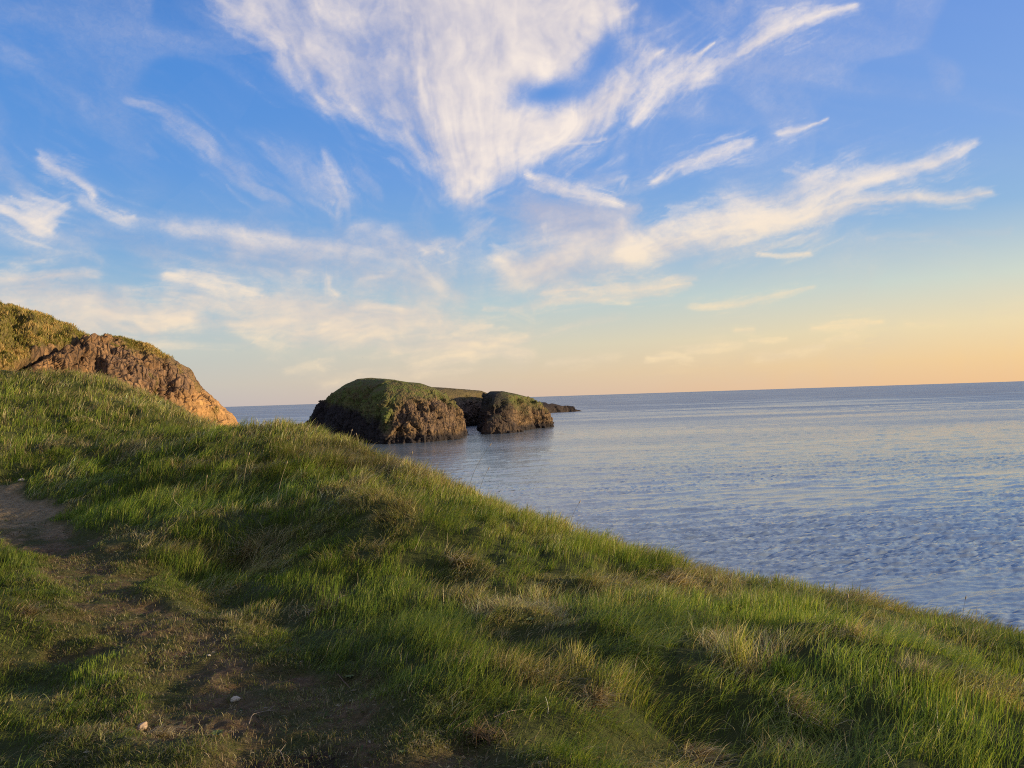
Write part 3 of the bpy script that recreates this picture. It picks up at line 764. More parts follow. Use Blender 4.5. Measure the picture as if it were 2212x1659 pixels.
# ------------------------------------------------------------------ ROCK MATERIAL
def mat_rock(name, rock=((.10, .060, .038), (.26, .165, .10), (.38, .255, .16)), dark=(.022, .017, .016), gcol=((.034, .050, .014), (.085, .085, .026)), bscale=1.0, VST=(2.4, 2.4, .55)):
    m = bpy.data.materials.new(name); m.use_nodes = True; t = NT(m.node_tree)
    geo = t.n('ShaderNodeNewGeometry'); pos = geo.outputs['Position']
    sc = t.vmath('SCALE', pos); sc.node.inputs['Scale'].default_value = bscale
    n0 = t.noise(sc, .12, 4, .6); n1 = t.noise(sc, .6, 6, .65, .5); n2 = t.noise(sc, 3.5, 5, .7)
    st = t.scale(sc, VST)
    v1 = t.vor(st, .55, 'DISTANCE_TO_EDGE'); v2 = t.vor(st, 1.6, 'DISTANCE_TO_EDGE')
    c = t.ramp(n1, [(.28, rock[0]), (.5, rock[1]), (.72, rock[2])])
    c = t.mix(t.math('MULTIPLY', t.rng(n0, .45, .62), .35), c, (.19, .125, .095))
    c = t.mix(t.math('MULTIPLY', n2, .45), c, (.12, .085, .06))
    crack = t.math('MULTIPLY', t.rng(v1, .0, .09, 1, 0), .9)
    crack2 = t.math('MULTIPLY', t.rng(v2, .0, .06, 1, 0), .5)
    c = t.mix(t.math('MAXIMUM', crack, crack2), c, (.035, .024, .018))
    c = t.mix(t.math('MULTIPLY', t.attr('ochre'), .7), c, t.mix(n1, (.30, .155, .055), (.62, .34, .12)))
    gr = t.mix(n2, gcol[0], gcol[1]); gr = t.mix(t.rng(n1, .35, .65), gr, (.115, .088, .036))
    c = t.mix(t.attr('grassy'), c, gr)
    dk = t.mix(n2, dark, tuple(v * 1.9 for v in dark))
    c = t.mix(t.attr('wet_or_shade'), c, dk)  # wet waterline, black rock, and shade painted on the stack's front
    pr = t.n('ShaderNodeBsdfPrincipled'); t.l(c, pr.inputs['Base Color']); pr.inputs['Roughness'].default_value = .9
    pr.inputs['Specular IOR Level'].default_value = .2
    h = t.math('ADD', t.math('MULTIPLY', t.math('MINIMUM', v1, .15), 3.0), t.math('ADD', n1, t.math('MULTIPLY', n2, .4)))
    t.l(t.bump(h, .8, .5 / bscale), pr.inputs['Normal'])
    out = t.n('ShaderNodeOutputMaterial'); t.l(pr.outputs[0], out.inputs[0]); return m

def facet_disp(p, s, seed, stretch=1.0, dip=0.0):
    """blocky displacement: tilted planes per cell with steps between them"""
    if dip: c_, s_ = math.cos(dip), math.sin(dip); p = np.stack([p[:, 0] * c_ - p[:, 2] * s_, p[:, 1], p[:, 0] * s_ + p[:, 2] * c_], -1)
    q = p / s; q = q * np.array([1, 1, stretch])
    q = q + .25 * np.stack([fbm(q * .7, 2, seed + 90 + k_) for k_ in range(3)], -1)
    f1, f2, idn, cv = cells(q, seed)
    tilt = ((idn - .5) * 1.3 * cv).sum(-1)
    crack = -np.exp(-((f2 - f1) / .07) ** 2) * .22
    return (idn[..., 0] - .5) * 1.15 + tilt * .8 + crack

# ------------------------------------------------------------------ HEADLAND on the left
HEAD_SIL = [(-700, 640), (-400, 640), (-150, 648), (0, 660), (30, 660), (60, 668), (100, 680), (150, 705), (180, 722), (200, 730), (240, 729), (270, 734), (300, 746),
            (330, 752), (372, 772), (388, 792), (415, 822), (440, 850), (465, 872), (490, 897), (518, 926), (560, 975), (620, 1050), (720, 1180), (820, 1330), (880, 1372)]
def build_headland():
    px = np.concatenate([np.linspace(-700, -60, 90)[:-1], np.linspace(-60, 560, 620), np.linspace(560, 880, 120)[1:]])
    ridge = np.array([np.interp(px, [p[0] for p in HEAD_SIL], [p[1] for p in HEAD_SIL])])[0]
    Yr = np.interp(px, [-700, -60, 230, 518, 880], [60, 56, 55, 58, 62])
    pr = px_at(px, ridge, Yr); X = pr[:, 0]; Zr = np.maximum(pr[:, 2], -1.5)
    Yf = np.interp(px, [-700, 0, 200, 300, 450, 880], [36, 36, 38, 42, 47, 60])
    Zf = CAMZ + np.interp(px, [-700, 0, 150, 240, 330, 430], [-1.0, -1.0, -1.4, -5, -12, -19.5])
    t = np.concatenate([np.linspace(0, 1, 300), np.linspace(1, 1.9, 70)[1:]])
    T, _ = np.meshgrid(t, px, indexing='ij')
    th = np.minimum(T, 1) * math.pi / 2
    mixr = sstep(180, 300, px)[None]     # grassy part is more gently rounded
    sz = np.sin(th) ** (1.15 - .25 * mixr); cy = 1 - np.cos(th) ** 1.0
    y = Yf + (Yr - Yf) * cy + np.maximum(T - 1, 0) * 22
    z = Zf + (Zr - Zf) * sz - np.maximum(T - 1, 0) ** 1.6 * (Zr + 3)
    x = X[None] * (y / Yr[None]) ** .0 + 0 * y + (np.minimum(T, 1) - 1) * 1.5 * mixr
    co = np.stack([x, y, z], -1).reshape(-1, 3)
    n = -grid_normals(co, len(t), len(px)); 
    n = np.where((n[:, 2:3] < 0) & (T.reshape(-1, 1) < 1.2), -n, n)
    pxx = np.broadcast_to(px[None], T.shape).ravel(); Tt = T.ravel()
    # rock appears right of a slanting line and in a scar at the foot of the grassy slope
    wb = fbm(co / 2.4, 3, 301)
    line = 228 + (1 - np.minimum(Tt, 1)) * 10
    rockm = sstep(-14, 14, pxx - line + wb * 16)
    scr = sstep(.56, .44, Tt + wb * .16) * sstep(120, 160, pxx + wb * 20)
    top_turf = sstep(.88, .97, Tt + wb * .04) * sstep(420, 330, pxx)
    rockm = np.clip(np.maximum(rockm, scr) - .75 * top_turf, 0, 1)
    och = np.maximum(sstep(395, 455, pxx + 22 * wb) , sstep(.62, .5, Tt) * sstep(150, 185, pxx + 10 * wb) * sstep(290, 240, pxx))
    big = (facet_disp(co, 2.0, 311, .22, .8) * .62 + facet_disp(co, .8, 317, .3, .7) * .30 + facet_disp(co, .4, 323, .5, -.5) * .16) * (1 - .45 * och) + fbm(np.stack([co[:, 0] * .8 + co[:, 2] * .55, co[:, 1] * .3, co[:, 2] * .9 - co[:, 0] * .1], -1) / 1.1, 4, 328) * .4 + fbm(co / .35, 2, 329) * .08
    lumps = (np.abs(fbm(co / 1.5, 3, 331)) * 1.25 + fbm(co / 4.5, 2, 335) * .5) * (1 - .6 * sstep(.85, 1, Tt)) + fbm(co / .6, 2, 337) * .14
    fade = np.clip(1.15 - .0 * Tt, .3, 1)
    edge = 1 - .55 * sstep(.9, 1.0, Tt) * (Tt < 1.4)
    disp = (big * rockm + (lumps - .35) * (1 - rockm)) * edge * fade
    gully = -1.5 * np.exp(-((pxx - 238 - 18 * (1 - Tt)) / 9) ** 2) * sstep(1.0, .75, Tt)
    gully -= 1.0 * np.exp(-((pxx - 392 - 60 * (1 - Tt)) / 8) ** 2) * sstep(.95, .8, Tt)
    co = co + n * (disp + gully)[:, None]
    patch = sstep(.45, .8, fbm(co / 1.6, 3, 351) + .4 * (n[:, 2] - .4)) * .8
    grassy = np.clip((1 - rockm) + rockm * patch * .6, 0, 1)
    wet_or_shade = sstep(5, 1.5, co[:, 2] + 1.2 * wb)
    m = mat_rock('headland_rock', rock=((.055, .032, .016), (.22, .115, .045), (.46, .25, .095)), gcol=((.085, .075, .020), (.22, .16, .05)), bscale=1.5)
    keep = None
    o = mesh_np('headland', co, grid_faces(len(t), len(px)), m, {'grassy': grassy, 'wet_or_shade': wet_or_shade, 'ochre': och})
    tag(o, kind='structure')
    # tufts on it
    r = np.random.RandomState(5)
    vis = np.where((Tt > .15) & (Tt < 1.04) & (grassy > .45) & (pxx > -60) & (pxx < 560))[0]
    pick = r.choice(vis, 110000); root = co[pick] + r.normal(0, .06, (len(pick), 3)) * np.array([1, 1, .3])
    L = r.uniform(.08, .26, len(pick)) * (1 - .5 * (rockm[pick] > .5)); tuftd = np.clip(.35 + .4 * fbm(root / 1.2, 2, 361), .05, .95)
    tint = np.where((r.rand(len(pick)) < tuftd * 1.3)[:, None], np.array([.52, .36, .13]), np.array([.22, .20, .042])) * r.uniform(.6, 1.3, (len(pick), 1))
    g = blade_object('headland_grass', MG, root, L, r.uniform(.02, .05, len(pick)), r.uniform(.2, .8, len(pick)), r.normal(-.3, .8, len(pick)), tint, 9)
    tag(g, 'coarse tawny grass clinging to the sunlit hillside of the left headland', 'grass', kind='stuff')
build_headland()

# ------------------------------------------------------------------ ISLETS
def smin(a, b, k_):
    h = np.clip(.5 + .5 * (b - a) / k_, 0, 1); return b * (1 - h) + a * h - k_ * h * (1 - h)
def islet(name, label, cat, outline, sil, power, H0, seed, blocks, grass_fn, wet_or_shade_fn, nphi=820, nrho=340, cap=True, amp=1.0, mat=None, steep=.5):
    """outline: list of (px, distance) in plan; sil: skyline as (px, y) of the 2212 frame"""
    out = np.array([((p - 1106) / F * d, d) for p, d in outline]); c = out.mean(0)
    a = np.unwrap(np.arctan2(out[:, 1] - c[1], out[:, 0] - c[0])); rr = np.hypot(*(out - c).T)
    if a[-1] < a[0]: a = a[::-1]; rr = rr[::-1]
    phi = np.linspace(a[0], a[0] + 2 * math.pi, nphi, endpoint=False)
    aa = np.r_[a, a[0] + 2 * math.pi]; r2 = np.r_[rr, rr[0]]
    R = np.interp(phi, aa, r2)
    ker = np.hanning(int(nphi * .035) | 1); ker /= ker.sum(); R = np.convolve(np.r_[R[-40:], R, R[:40]], ker, 'same')[40:-40]
    s = np.linspace(0, 1, nrho); rho = 1 - (1 - s) ** 1.9
    rho = rho[::-1]                                      # first ring = waterline
    rho = np.r_[1.02, rho[:-1], .002]
    RH, PH = np.meshgrid(rho, phi, indexing='ij')
    x = c[0] + RH * R[None] * np.cos(PH); y = c[1] + RH * R[None] * np.sin(PH)
    prof = H0 * np.clip(1 - np.clip(RH, 0, 1) ** power, 0, 1) ** steep
    px = 1106 + F * x / y
    ys = np.interp(px, [q[0] for q in sil], [q[1] for q in sil])
    lim = CAMZ + (hz_y(px) - ys) / F * y
    z = smin(prof, lim, 2.0) if H0 > 15 else np.minimum(prof, np.maximum(lim, -1))
    z = z - 1.2 * (RH > 1.0) - .8
    z = np.maximum(z, -2.5)
    co = np.stack([x, y, z], -1).reshape(-1, 3)
    n = grid_normals(co, len(rho), nphi); n = np.where(n[:, 2:3] < 0, -n, n)
    steepness = 1 - np.clip(n[:, 2], 0, 1)
    wb = fbm(co / 7, 4, seed)
    rk = sstep(.22, .50, steepness + .12 * wb)
    d = sum(facet_disp(co, b, seed + 7 * i, (.45, .7, .9, 1.0)[i]) * b * .44 for i, b in enumerate(blocks)) * (.12 + .88 * rk)
    # vertical gullies cut in the cliffs
    gl_ = np.abs(fbm(np.stack([PH.ravel() * R.mean() / 5.0, co[:, 2] / 26], -1), 3, seed + 50))
    d = d - np.exp(-(gl_ / .12) ** 2) * 1.0 * rk * amp * (.5 + .8 * vnoise(co / 11, seed + 80)) + fbm(co / 3, 3, seed + 60) * .3 * amp * (.35 + .65 * rk)
    co = co + n * (d * amp)[:, None] * np.where(RH.ravel() < .03, 0, 1)[:, None]
    g = np.clip(grass_fn(co, n, wb, px.ravel()), 0, 1); wt = np.clip(wet_or_shade_fn(co, n, wb, px.ravel()), 0, 1)
    fc = grid_faces(len(rho), nphi, True)
    co2 = co
    if not cap:
        o = mesh_np(name, co2, fc, mat, {'grassy': g, 'wet_or_shade': wt}); return tag(o, label, cat)
    fg = g[fc].mean(1) > .55
    # keep only the connected-looking upper zone in the turf part
    root = empty(name, (c[0], c[1], 0)); tag(root, label, cat)
    for nm, sel in (('rock_face', ~fg), ('grass_cap', fg)):
        f = fc[sel]; used, inv = np.unique(f, return_inverse=True)
        o = mesh_np(nm, co2[used] - np.array([c[0], c[1], 0]), inv.reshape(-1, 4), mat, {'grassy': g[used], 'wet_or_shade': wt[used]}, parent=root)
    return root
MR = mat_rock('islet_rock', bscale=.55, rock=((.038, .024, .012), (.14, .083, .036), (.38, .232, .098)), gcol=((.060, .100, .020), (.150, .150, .036)))
MRB = mat_rock('ridge_rock', bscale=.55, rock=((.070, .042, .028), (.20, .125, .075), (.38, .25, .15)), gcol=((.085, .075, .024), (.19, .13, .055)))
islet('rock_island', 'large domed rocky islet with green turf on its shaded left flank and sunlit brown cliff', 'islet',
      [(828, 320), (880, 322), (940, 330), (978, 342), (991, 352), (986, 385), (960, 430), (880, 450), (780, 455), (690, 430), (660, 392), (700, 362), (770, 336)],
      [(640, 950), (662, 918), (680, 893), (700, 866), (720, 846), (745, 829), (772, 817), (800, 814), (835, 816), (875, 822), (910, 826), (940, 836), (958, 848), (975, 866), (988, 890), (996, 915), (1003, 960)],
      3.2, 33, 401, (6, 2.6, 1.3, .8),
      lambda p, n, wb, px: np.maximum(sstep(10.5, 14.5, p[:, 2] + wb * 2.2 + .10 * (px - 760)) * sstep(868, 842, px + .55 * (p[:, 2] - 16) * -2.2 + wb * 8), sstep(14, 21, p[:, 2] + wb * 3.5) * .95 * sstep(.05, .4, n[:, 2])),
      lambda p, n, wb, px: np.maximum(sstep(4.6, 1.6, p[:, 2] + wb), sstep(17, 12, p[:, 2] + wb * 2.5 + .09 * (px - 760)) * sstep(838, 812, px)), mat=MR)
islet('rock_island', 'long brown turf topped ridge of rock between the domed islet and the smaller stack', 'islet',
      [(930, 470), (1000, 490), (1018, 500), (1046, 520), (1066, 560), (1040, 640), (960, 660), (860, 620), (850, 540)],
      [(840, 850), (920, 834), (960, 836), (1000, 839), (1040, 843), (1060, 850), (1080, 880), (1090, 930)],
      3.4, 30, 431, (6, 3, 1.5),
      lambda p, n, wb, px: sstep(13, 20, p[:, 2] + wb * 3) * sstep(.2, .5, n[:, 2]),
      lambda p, n, wb, px: sstep(3, 1.2, p[:, 2] + wb), nphi=520, nrho=240, mat=MRB)
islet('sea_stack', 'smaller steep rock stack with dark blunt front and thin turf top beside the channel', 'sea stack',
      [(1050, 388), (1080, 390), (1112, 400), (1150, 425), (1180, 460), (1186, 500), (1174, 540), (1120, 560), (1060, 520), (1046, 450), (1042, 415)],
      [(1032, 940), (1039, 912), (1045, 880), (1050, 850), (1060, 843), (1085, 843), (1110, 848), (1130, 853), (1148, 858), (1160, 868), (1172, 882), (1184, 900), (1192, 925)],
      4.2, 27, 461, (6, 2.6, 1.3, .8),
      lambda p, n, wb, px: np.maximum(sstep(11, 15.5, p[:, 2] + wb * 2.6) * sstep(.12, .5, n[:, 2]), .55 * sstep(9, 15, p[:, 2] + wb * 3)) ,
      lambda p, n, wb, px: np.maximum(sstep(4.4, 1.6, p[:, 2] + wb), .8 * sstep(1112, 1080, px + wb * 10)), nphi=620, nrho=280, mat=MR)  # waterline wet; the dark left front is shade put into the rock colour
islet('rock_spur', 'low jagged rock spur at the foot of the smaller stack', 'rock',
      [(1046, 378), (1080, 378), (1112, 390), (1126, 405), (1100, 410), (1060, 405), (1044, 392)],
      [(1036, 935), (1046, 915), (1056, 902), (1066, 893), (1078, 894), (1090, 904), (1104, 910), (1114, 916), (1128, 930)],
      2.2, 14, 491, (4, 2), lambda p, n, wb, px: .5 * sstep(6, 9, p[:, 2] + wb * 2),
      lambda p, n, wb, px: np.maximum(sstep(2.8, 1.0, p[:, 2] + wb), .6 + 0 * px), nphi=260, nrho=120, cap=False, mat=MR, amp=.7)
islet('skerry', 'low dark skerry of bare rock on the water right of the stack', 'skerry',
      [(1150, 800), (1190, 812), (1225, 835), (1262, 885), (1240, 905), (1190, 900), (1140, 880)],
      [(1130, 868), (1165, 868), (1178, 868), (1184, 872), (1192, 870), (1204, 873), (1214, 876), (1226, 875), (1236, 877), (1242, 883), (1262, 888), (1275, 892)],
      3, 13, 521, (9, 5), lambda p, n, wb, px: 0 * px, lambda p, n, wb, px: .85 + 0 * px, nphi=260, nrho=90, cap=False, mat=MR, amp=.6)
islet('skerry', 'low dark ledge of rock at the left foot of the domed islet', 'skerry',
      [(632, 430), (660, 410), (690, 395), (700, 440), (660, 465), (630, 455)],
      [(625, 922), (636, 914), (648, 912), (655, 915), (668, 914), (690, 905), (705, 905)],
      2.4, 9, 541, (5, 2.5), lambda p, n, wb, px: 0 * px, lambda p, n, wb, px: .9 + 0 * px, nphi=200, nrho=80, cap=False, mat=MR, amp=.5)
# ------------------------------------------------------------------ DETAILS: tussocks, stalks, stones, twigs, weeds, gulls
def tussock(px, py, label, cat, n, L, rad, lean, cols, seed, head=None, spread=1.0, w=.0035):
    b = hit(px, py); r = np.random.RandomState(seed)
    a = r.uniform(0, 2 * math.pi, n); q = rad * 1.2 * np.minimum(np.abs(r.normal(0, .55, n)), 1)
    ia = r.uniform(0, 3.1); ux, uy = q * np.cos(a) * 1.5, q * np.sin(a) * .75; x = b[0] + ux * math.cos(ia) - uy * math.sin(ia); y = b[1] + ux * math.sin(ia) + uy * math.cos(ia); z = gz(x, y)
    spread *= .5; phi = np.where(r.rand(n) < spread, a + r.normal(0, .5, n), (head if head is not None else 0) + r.normal(0, .45, n))
    ln = np.clip(r.normal(lean + .12, .25, n), .04, .97); LL = L * r.uniform(.45, 1.15, n)
    c = np.array(cols)[r.randint(0, len(cols), n)] * r.uniform(.7, 1.3, (n, 1))
    root = np.stack([x, y, z - .005], -1)
    org = np.array([b[0], b[1], b[2]])
    co, fc, tc_ = blades(root - org, LL, w * r.uniform(.7, 1.4, n), ln, phi, c, seed)
    o = mesh_np('grass_tussock', co, fc, MG, {'tint': tc_}, smooth=False); o.location = org
    return tag(o, label, cat, 'tussocks standing out of the turf')
ST = [(.52, .43, .23), (.40, .31, .15), (.58, .49, .29), (.28, .20, .10)]
YG = [(.26, .28, .05), (.34, .33, .07), (.18, .23, .035), (.46, .40, .16)]
BR = [(.15, .10, .05), (.22, .15, .075), (.10, .065, .035), (.28, .20, .11)]
tussock(1590, 1440, 'tall yellow-green tussock with long upright blades, right of the centre foreground', 'tussock', 230, .30, .11, .32, YG + ST[:1], 21)
tussock(1560, 1395, 'pale straw tussock just behind the tallest yellow-green one', 'tussock', 260, .16, .12, .6, ST + YG[:1], 22, head=0, spread=.5)
tussock(1985, 1475, 'bleached dead straw tussock alone in green turf at the far right', 'tussock', 330, .17, .09, .5, [(.42, .36, .24), (.32, .27, .17), (.24, .20, .13)], 23)
tussock(1240, 1450, 'green and straw tussock with a spiky upright crown, left of the tall yellow-green one', 'tussock', 200, .20, .07, .22, YG + ST[:2], 24)
tussock(1285, 1520, 'brown dead mat of grass spilling below the spiky tussock', 'tussock', 330, .15, .13, .8, BR + ST[:2], 25, head=-.6, spread=.4)
tussock(1725, 1555, 'flattened bleached straw tussock with white stems lying to the right', 'tussock', 300, .17, .12, .82, ST, 26, head=-.1, spread=.5)
tussock(1690, 1480, 'lush green tussock with long blades above the flattened bleached straw', 'tussock', 170, .22, .10, .38, [(.09, .15, .02), (.12, .18, .03), (.07, .11, .018)], 27, w=.005)
tussock(1845, 1385, 'tawny tussock with long arching pale stems near the cliff edge', 'tussock', 280, .22, .16, .62, ST + YG[:2], 28, head=.2, spread=.5)
tussock(1455, 1262, 'wide combed-over straw mat on the rise below the sea edge', 'tussock', 420, .24, .24, .88, ST, 29, head=-.05, spread=.25, w=.005)
tussock(985, 1222, 'tawny tuft leaning right above a dark hollow, middle of the bank', 'tussock', 260, .24, .14, .8, ST + BR[:1] + YG[:1], 30, head=-.1, spread=.3, w=.005)
tussock(540, 1195, 'dry grey straw tuft hanging over the left foot of the bank', 'tussock', 300, .28, .20, .75, ST + BR[:2], 31, head=-2.3, spread=.4, w=.006)
tussock(690, 1320, 'brown dead tuft with pale twiggy stems beside the path', 'tussock', 240, .16, .15, .75, BR + ST[:1], 32, spread=.8)
tussock(1030, 1600, 'small rusty brown tuft low in the dark foreground turf', 'tussock', 190, .12, .09, .7, BR, 33)
tussock(345, 1592, 'flat pale straw pad on the left side of the trodden path', 'tussock', 170, .085, .07, .9, ST, 34, head=.4, spread=.4, w=.003)
tussock(60, 1330, 'dead tan mat of grass at the left edge of the frame', 'tussock', 300, .13, .22, .88, BR + ST[:2], 35, head=.3, spread=.5)
tussock(870, 1000, 'straw tussock with bent stems on the sunlit brow of the bank', 'tussock', 320, .32, .34, .66, ST + YG[:1], 36, head=.2, spread=.5, w=.010)
tussock(1510, 1640, 'tawny mat of dead grass at the bottom edge right of centre', 'tussock', 330, .13, .12, .85, ST[:2] + BR[:2], 37, head=-.3, spread=.5)

def mat_plain(name, col, rough=.7, nscale=30, var=.35):
    m = bpy.data.materials.new(name); m.use_nodes = True; t = NT(m.node_tree)
    pos = t.n('ShaderNodeNewGeometry').outputs['Position']
    n = t.noise(pos, nscale, 4, .6)
    c = t.mix(n, tuple(v * (1 - var) for v in col), tuple(min(1, v * (1 + var)) for v in col))
    pr = t.n('ShaderNodeBsdfPrincipled'); t.l(c, pr.inputs['Base Color']); pr.inputs['Roughness'].default_value = rough
    t.l(t.bump(n, .5, .004), pr.inputs['Normal'])
    t.l(pr.outputs[0], t.n('ShaderNodeOutputMaterial').inputs[0]); return m
M_STEM = mat_plain('dry_stem', (.36, .29, .16)); M_STEMD = mat_plain('dark_stem', (.10, .085, .045)); M_HEAD = mat_plain('seed_head', (.30, .22, .12))
def tube(pts, rads, ns=5):
    pts = np.array(pts, float); n = len(pts); tg = np.gradient(pts, axis=0); tg /= np.linalg.norm(tg, axis=1, keepdims=True)
    ref = np.array([.31, .9, .2]); a = np.cross(tg, ref); a /= np.linalg.norm(a, axis=1, keepdims=True); b = np.cross(tg, a)
    th = np.linspace(0, 2 * math.pi, ns, endpoint=False)
    co = pts[:, None] + np.array(rads)[:, None, None] * (np.cos(th)[None, :, None] * a[:, None] + np.sin(th)[None, :, None] * b[:, None])
    return co.reshape(-1, 3), grid_faces(n, ns, True)
def stalk(bx, by, tx, ty, label, rad=.0016, mat=None, curl=.15, head=True, name='grass_stalk'):
    b = hit(bx, by); d = px2dir(np.array(float(tx)), np.array(float(ty))); tp = d / d[1] * b[1] + np.array([0, 0, 0])
    b = b.copy(); b[2] -= 0.01
    top = np.array([tp[0], b[1], tp[2] + CAMZ]); v = top - b; ln = np.linalg.norm(v)
    ts = np.linspace(0, 1, 9); sd_ = np.array([np.sign(v[0] + 1e-6), .3, 0]) * ln * curl
    pts = v * ts[:, None] - sd_ * (np.sin(ts * math.pi) * .5)[:, None]
    r_ = max(rad, b[1] * .00030)
    co, f = tube(pts, np.linspace(r_, r_ * .45, 9))
    o = mesh_np(name, co, f, mat or M_STEM); o.location = b
    tag(o, label, 'grass stalk', 'single stalks rising from the turf')
    if head:
        e = pts[-1] - pts[-2]; e /= np.linalg.norm(e); hl = min(.05, ln * .16)
        hp = pts[-1] + e * np.linspace(-hl * .5, hl * .7, 7)[:, None]
        co, f = tube(hp, np.array([.2, .8, 1.1, 1.2, 1.0, .6, .1]) * r_ * 1.9, 6)
        mesh_np('seed_head', co, f, M_HEAD, parent=o)
    return o
stalk(1010, 1069, 1059, 961, 'tallest thin stalk on the edge against the water below the smaller stack', mat=M_STEMD)
stalk(1034, 1072, 1055, 1013, 'shorter dark stalk close to the tallest one on the cliff edge', mat=M_STEMD)
stalk(889, 1018, 891, 978, 'upright dark stalk against the water right of the domed islet', mat=M_STEMD, curl=.02)
stalk(758, 962, 760, 930, 'short pale stalk on the brow in front of the dark foot of the islet')
stalk(775, 968, 770, 938, 'pale stalk bent left beside the short one on the brow')
stalk(526, 1057, 538, 981, 'long pale stalk on the shaded left slope of the bank', curl=.06)
stalk(598, 1092, 620, 1000, 'long leaning stalk above the middle of the bank', curl=.08)
stalk(895, 1190, 922, 1136, 'thick pale stalk leaning right in the middle of the green bank', rad=.003, head=False, curl=.04)
stalk(957, 1200, 966, 1150, 'pale stalk beside the tawny tuft leaning right', rad=.003, curl=-.15, head=False)
stalk(754, 1285, 772, 1238, 'bent whitish stem standing over the path side of the bank', rad=.002, curl=-.3, head=False)
stalk(412, 1108, 380, 1053, 'arched straw coloured stem curling over at the left of the bank', rad=.003, curl=-.7, head=False)
stalk(445, 1080, 447, 1030, 'short straight straw stem near the arched one', curl=.05)
stalk(1104, 1320, 1098, 1262, 'thin white stem rising in the centre foreground', rad=.0016, curl=.1, head=False)
stalk(1831, 1352, 1831, 1288, 'pair-thick tan stem upright near the tawny tussock', rad=.0035, curl=.02)
stalk(2080, 1345, 2086, 1292, 'dark stem poking above the right-hand cliff edge', mat=M_STEMD, curl=.1)
stalk(1232, 1128, 1252, 1085, 'dark wiry stem on the cliff edge right of centre', mat=M_STEMD, curl=.2)
stalk(2092, 1420, 2100, 1388, 'bright yellow blade in green turf at the far right', rad=.004, head=False, mat=mat_plain('yellow_blade', (.45, .34, .04)))
stalk(1183, 1545, 1178, 1505, 'short white stub of stem left of the brown dead mat', rad=.0022, head=False, mat=mat_plain('white_stem', (.55, .52, .40)))

def stone(px, py, size, label, mat, seed, flat=.55, yaw=0.3):
    b = hit(px, py); th = np.linspace(0.02, math.pi - .02, 26); ph = np.linspace(0, 2 * math.pi, 40, endpoint=False)
    T, P_ = np.meshgrid(th, ph, indexing='ij')
    d = np.stack([np.sin(T) * np.cos(P_), np.sin(T) * np.sin(P_), np.cos(T)], -1).reshape(-1, 3)
    rr = 1 + .22 * fbm(d * 1.1 + seed, 2, seed) + .05 * fbm(d * 4 + seed, 2, seed)
    rr *= 1 - .10 * sstep(.55, .9, vnoise(d * 1.7 + seed, seed + 3))
    co = d * rr[:, None] * np.array([size, size * .68, size * flat])
    c, s_ = math.cos(yaw), math.sin(yaw); co = co @ np.array([[c, s_, 0], [-s_, c, 0], [0, 0, 1]])
    o = mesh_np('stone', co, grid_faces(26, 40, True), mat); o.location = (b[0], b[1], b[2] + size * flat * .45); tag(o, label, 'stone', 'loose stones by the path'); return o
stone(508, 1515, .030, 'smooth cream pebble lying on bare soil of the path', mat_plain('cream_stone', (.46, .38, .26), .7, 40, .3), 3)
stone(308, 1578, .030, 'angular tan stone half sunk in grass left of the cream pebble', mat_plain('tan_stone', (.34, .23, .14), .8, 60, .4), 8, .8, 1.2)
stone(46, 1041, .055, 'small pale stone at the far end of the bare path', mat_plain('pale_stone', (.45, .38, .28), .8, 30, .3), 12)
stone(452, 1418, .013, 'tiny pale chip of stone in the middle of the mossy path', mat_plain('chip_stone', (.40, .34, .26)), 15)

def twig(pts_px, label, rad=.0022, mat=None, forks=()):
    W_ = [hit(*p) + np.array([0, 0, .012]) for p in pts_px]; o0 = W_[0].copy()
    P_ = np.array(W_) - o0; t = np.linspace(0, 1, len(P_)); tt = np.linspace(0, 1, 12)
    pts = np.stack([np.interp(tt, t, P_[:, k_]) for k_ in range(3)], -1); pts[:, 2] += .012 * np.sin(tt * math.pi)
    co, f = tube(pts, np.linspace(rad, rad * .5, 12), 6); o = mesh_np('twig', co, f, mat or M_TW); o.location = o0
    for i, (dx, dy, dz) in forks:
        q = pts[i] + np.array([dx, dy, dz]) * np.linspace(0, 1, 5)[:, None]
        c2, f2 = tube(q, np.linspace(rad * .7, rad * .3, 5), 5); mesh_np('side_twig', c2, f2, mat or M_TW, parent=o)
    return tag(o, label, 'twig', 'fallen twigs')
M_TW = mat_plain('grey_twig', (.26, .20, .14), .85)
twig([(538, 1571), (545, 1553), (575, 1545), (600, 1540)], 'forked pale twig on bare soil below the cream pebble', forks=[(8, (.02, .05, .01))])
twig([(729, 1463), (742, 1480), (757, 1494)], 'short reddish straight twig on the moss right of the path', mat=mat_plain('red_twig', (.24, .13, .09)))
twig([(707, 1320), (725, 1302), (745, 1290)], 'grey forked twig sticking out of the brown dead tuft', rad=.004, forks=[(5, (-.01, .02, .06)), (8, (.0, .02, .05))])
twig([(1068, 1558), (1100, 1548), (1135, 1540)], 'pale green fallen stem lying in the dark turf at bottom centre')
twig([(600, 1625), (608, 1640), (617, 1655)], 'white bent twig on dark mud at the bottom of the path', forks=[(4, (.01, .05, .01))])

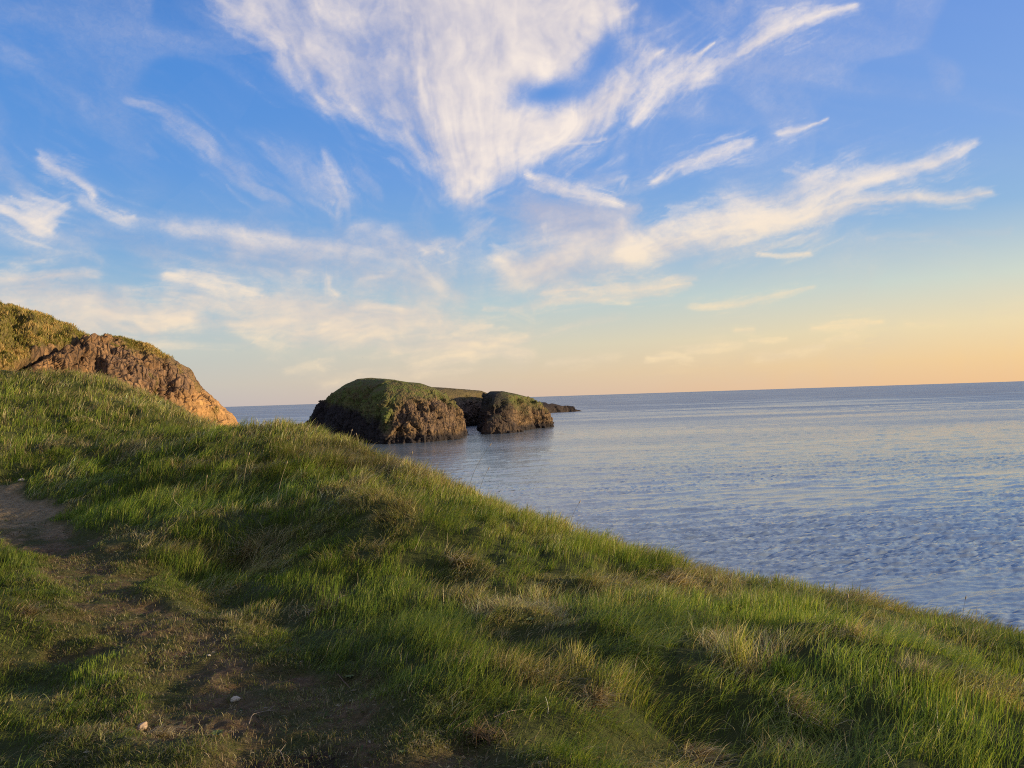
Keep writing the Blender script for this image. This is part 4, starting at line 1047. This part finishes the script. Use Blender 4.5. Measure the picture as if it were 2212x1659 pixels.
M_LEAF = mat_plain('weed_leaf', (.11, .135, .022), .5, 60, .3)
def weed(px, py, size, nl, label, seed):
    b = hit(px, py); r = np.random.RandomState(seed); e = empty('low_weed', b); tag(e, label, 'weed', 'flat weeds on the path')
    for i in range(nl):
        a = 2 * math.pi * i / nl + r.uniform(-.3, .3); L = size * r.uniform(.7, 1.1)
        u = np.linspace(0, 1, 8); w_ = np.sin(u ** .8 * math.pi) * L * .26 + .0008
        z = .008 + .35 * L * np.sin(u * 2.2) * .6
        mid = np.stack([np.cos(a) * u * L, np.sin(a) * u * L, z], -1); sd_ = np.array([-math.sin(a), math.cos(a), 0])
        co = np.stack([mid - sd_ * w_[:, None] + [0, 0, .003], mid - [0, 0, .001], mid + sd_ * w_[:, None] + [0, 0, .003]], 1).reshape(-1, 3)
        mesh_np('leaf', co, grid_faces(8, 3), M_LEAF, parent=e)
weed(754, 1468, .035, 6, 'broad-leaved weed with upright leaves right of the path, by the reddish twig', 1)
weed(470, 1590, .04, 7, 'flat green rosette weed just below the cream pebble', 2)
weed(870, 1636, .022, 5, 'small pale rosette weed low in the turf near the bottom centre', 3)
weed(1145, 1345, .05, 6, 'leafy weed with grey-green leaves in the middle of the bank turf', 4)

def litter():
    r = np.random.RandomState(77); n = 60000
    R = r.uniform(2.3 ** 1.3, 15 ** 1.3, n) ** (1 / 1.3); A = np.radians(r.uniform(-42, 12, n)); x = R * np.sin(A); y = R * np.cos(A)
    z, pm, quiet, sd = ground_fields(x, y); P = np.stack([x, y], -1)
    k_ = (quiet < .85) & (r.rand(n) < .25 + .75 * sstep(-.2, .5, fbm(P / .4, 3, 211))) & (y < 14); x, y, z, R = x[k_], y[k_], z[k_], R[k_]; n = len(x)
    L = .005 + .026 * r.rand(n) ** 3; L = L * (1 + R * .05); Wd = L * r.uniform(.12, .45, n); a = r.uniform(0, 6.28, n); tl = r.normal(0, .35, n)
    u = np.stack([np.cos(a), np.sin(a), tl], -1); v = np.stack([-np.sin(a), np.cos(a), r.normal(0, .4, n)], -1)
    c0 = np.stack([x, y, z + .006 + L * .1], -1); h = np.stack([0 * a, 0 * a, L * .12], -1)
    co = np.stack([c0 - u * L[:, None] * .5, c0 - v * Wd[:, None] * .5 + h, c0 + u * L[:, None] * .5, c0 + v * Wd[:, None] * .5 + h], 1).reshape(-1, 3)
    f = (np.arange(n) * 4)[:, None] + np.array([0, 1, 2, 3])
    cols = np.array([(.24, .18, .10), (.14, .09, .05), (.08, .11, .03), (.12, .15, .05), (.40, .34, .23), (.07, .09, .03), (.16, .14, .07)])
    t_ = cols[r.randint(0, 7, n)] * r.uniform(.6, 1.2, (n, 1))
    o = mesh_np('leaf_litter', co, f, MG, {'tint': np.repeat(t_, 4, 0)}, smooth=False)
    tag(o, 'scattered dead leaf bits and tiny leaves pressed into the mossy path', 'leaf litter', kind='stuff')
litter()
M_GULL = mat_plain('gull_feathers', (.35, .33, .32), .8)
def gull(px, py, dist, label, bank):
    p = px_at(np.array(float(px)), np.array(float(py)), np.array(float(dist)))
    e = empty('gull', p); e.rotation_euler = (0, bank, .6); tag(e, label, 'bird', 'gulls in flight')
    co, f = tube([(0, y, 0) for y in np.linspace(-.24, .26, 9)], [.01, .035, .06, .07, .07, .06, .045, .04, .006], 8)
    mesh_np('body', co, f, M_GULL, parent=e)
    for s_ in (-1, 1):
        u = np.linspace(0, 1, 8); x = s_ * (.03 + .62 * u); z = .16 * np.sin(np.minimum(u * 1.6, 1.57)) - .10 * u ** 2; ch = .075 * (1 - u ** 2.2) + .008; yo = .06 * np.sin(u * 3) - .10 * u ** 2
        top = np.stack([x, yo + ch, z], -1); bot = np.stack([x, yo - ch, z], -1); th = np.array([0, 0, .012])
        co = np.stack([top, (top + bot) / 2 + th, bot, (top + bot) / 2 - th], 1).reshape(-1, 3)
        mesh_np('wing', co, grid_faces(8, 4, True), M_GULL, parent=e)
gull(784, 773, 380, 'tiny gull flying just above the domed islet', .3)
gull(564, 513, 480, 'tiny distant gull high among thin clouds left of centre', -.5)
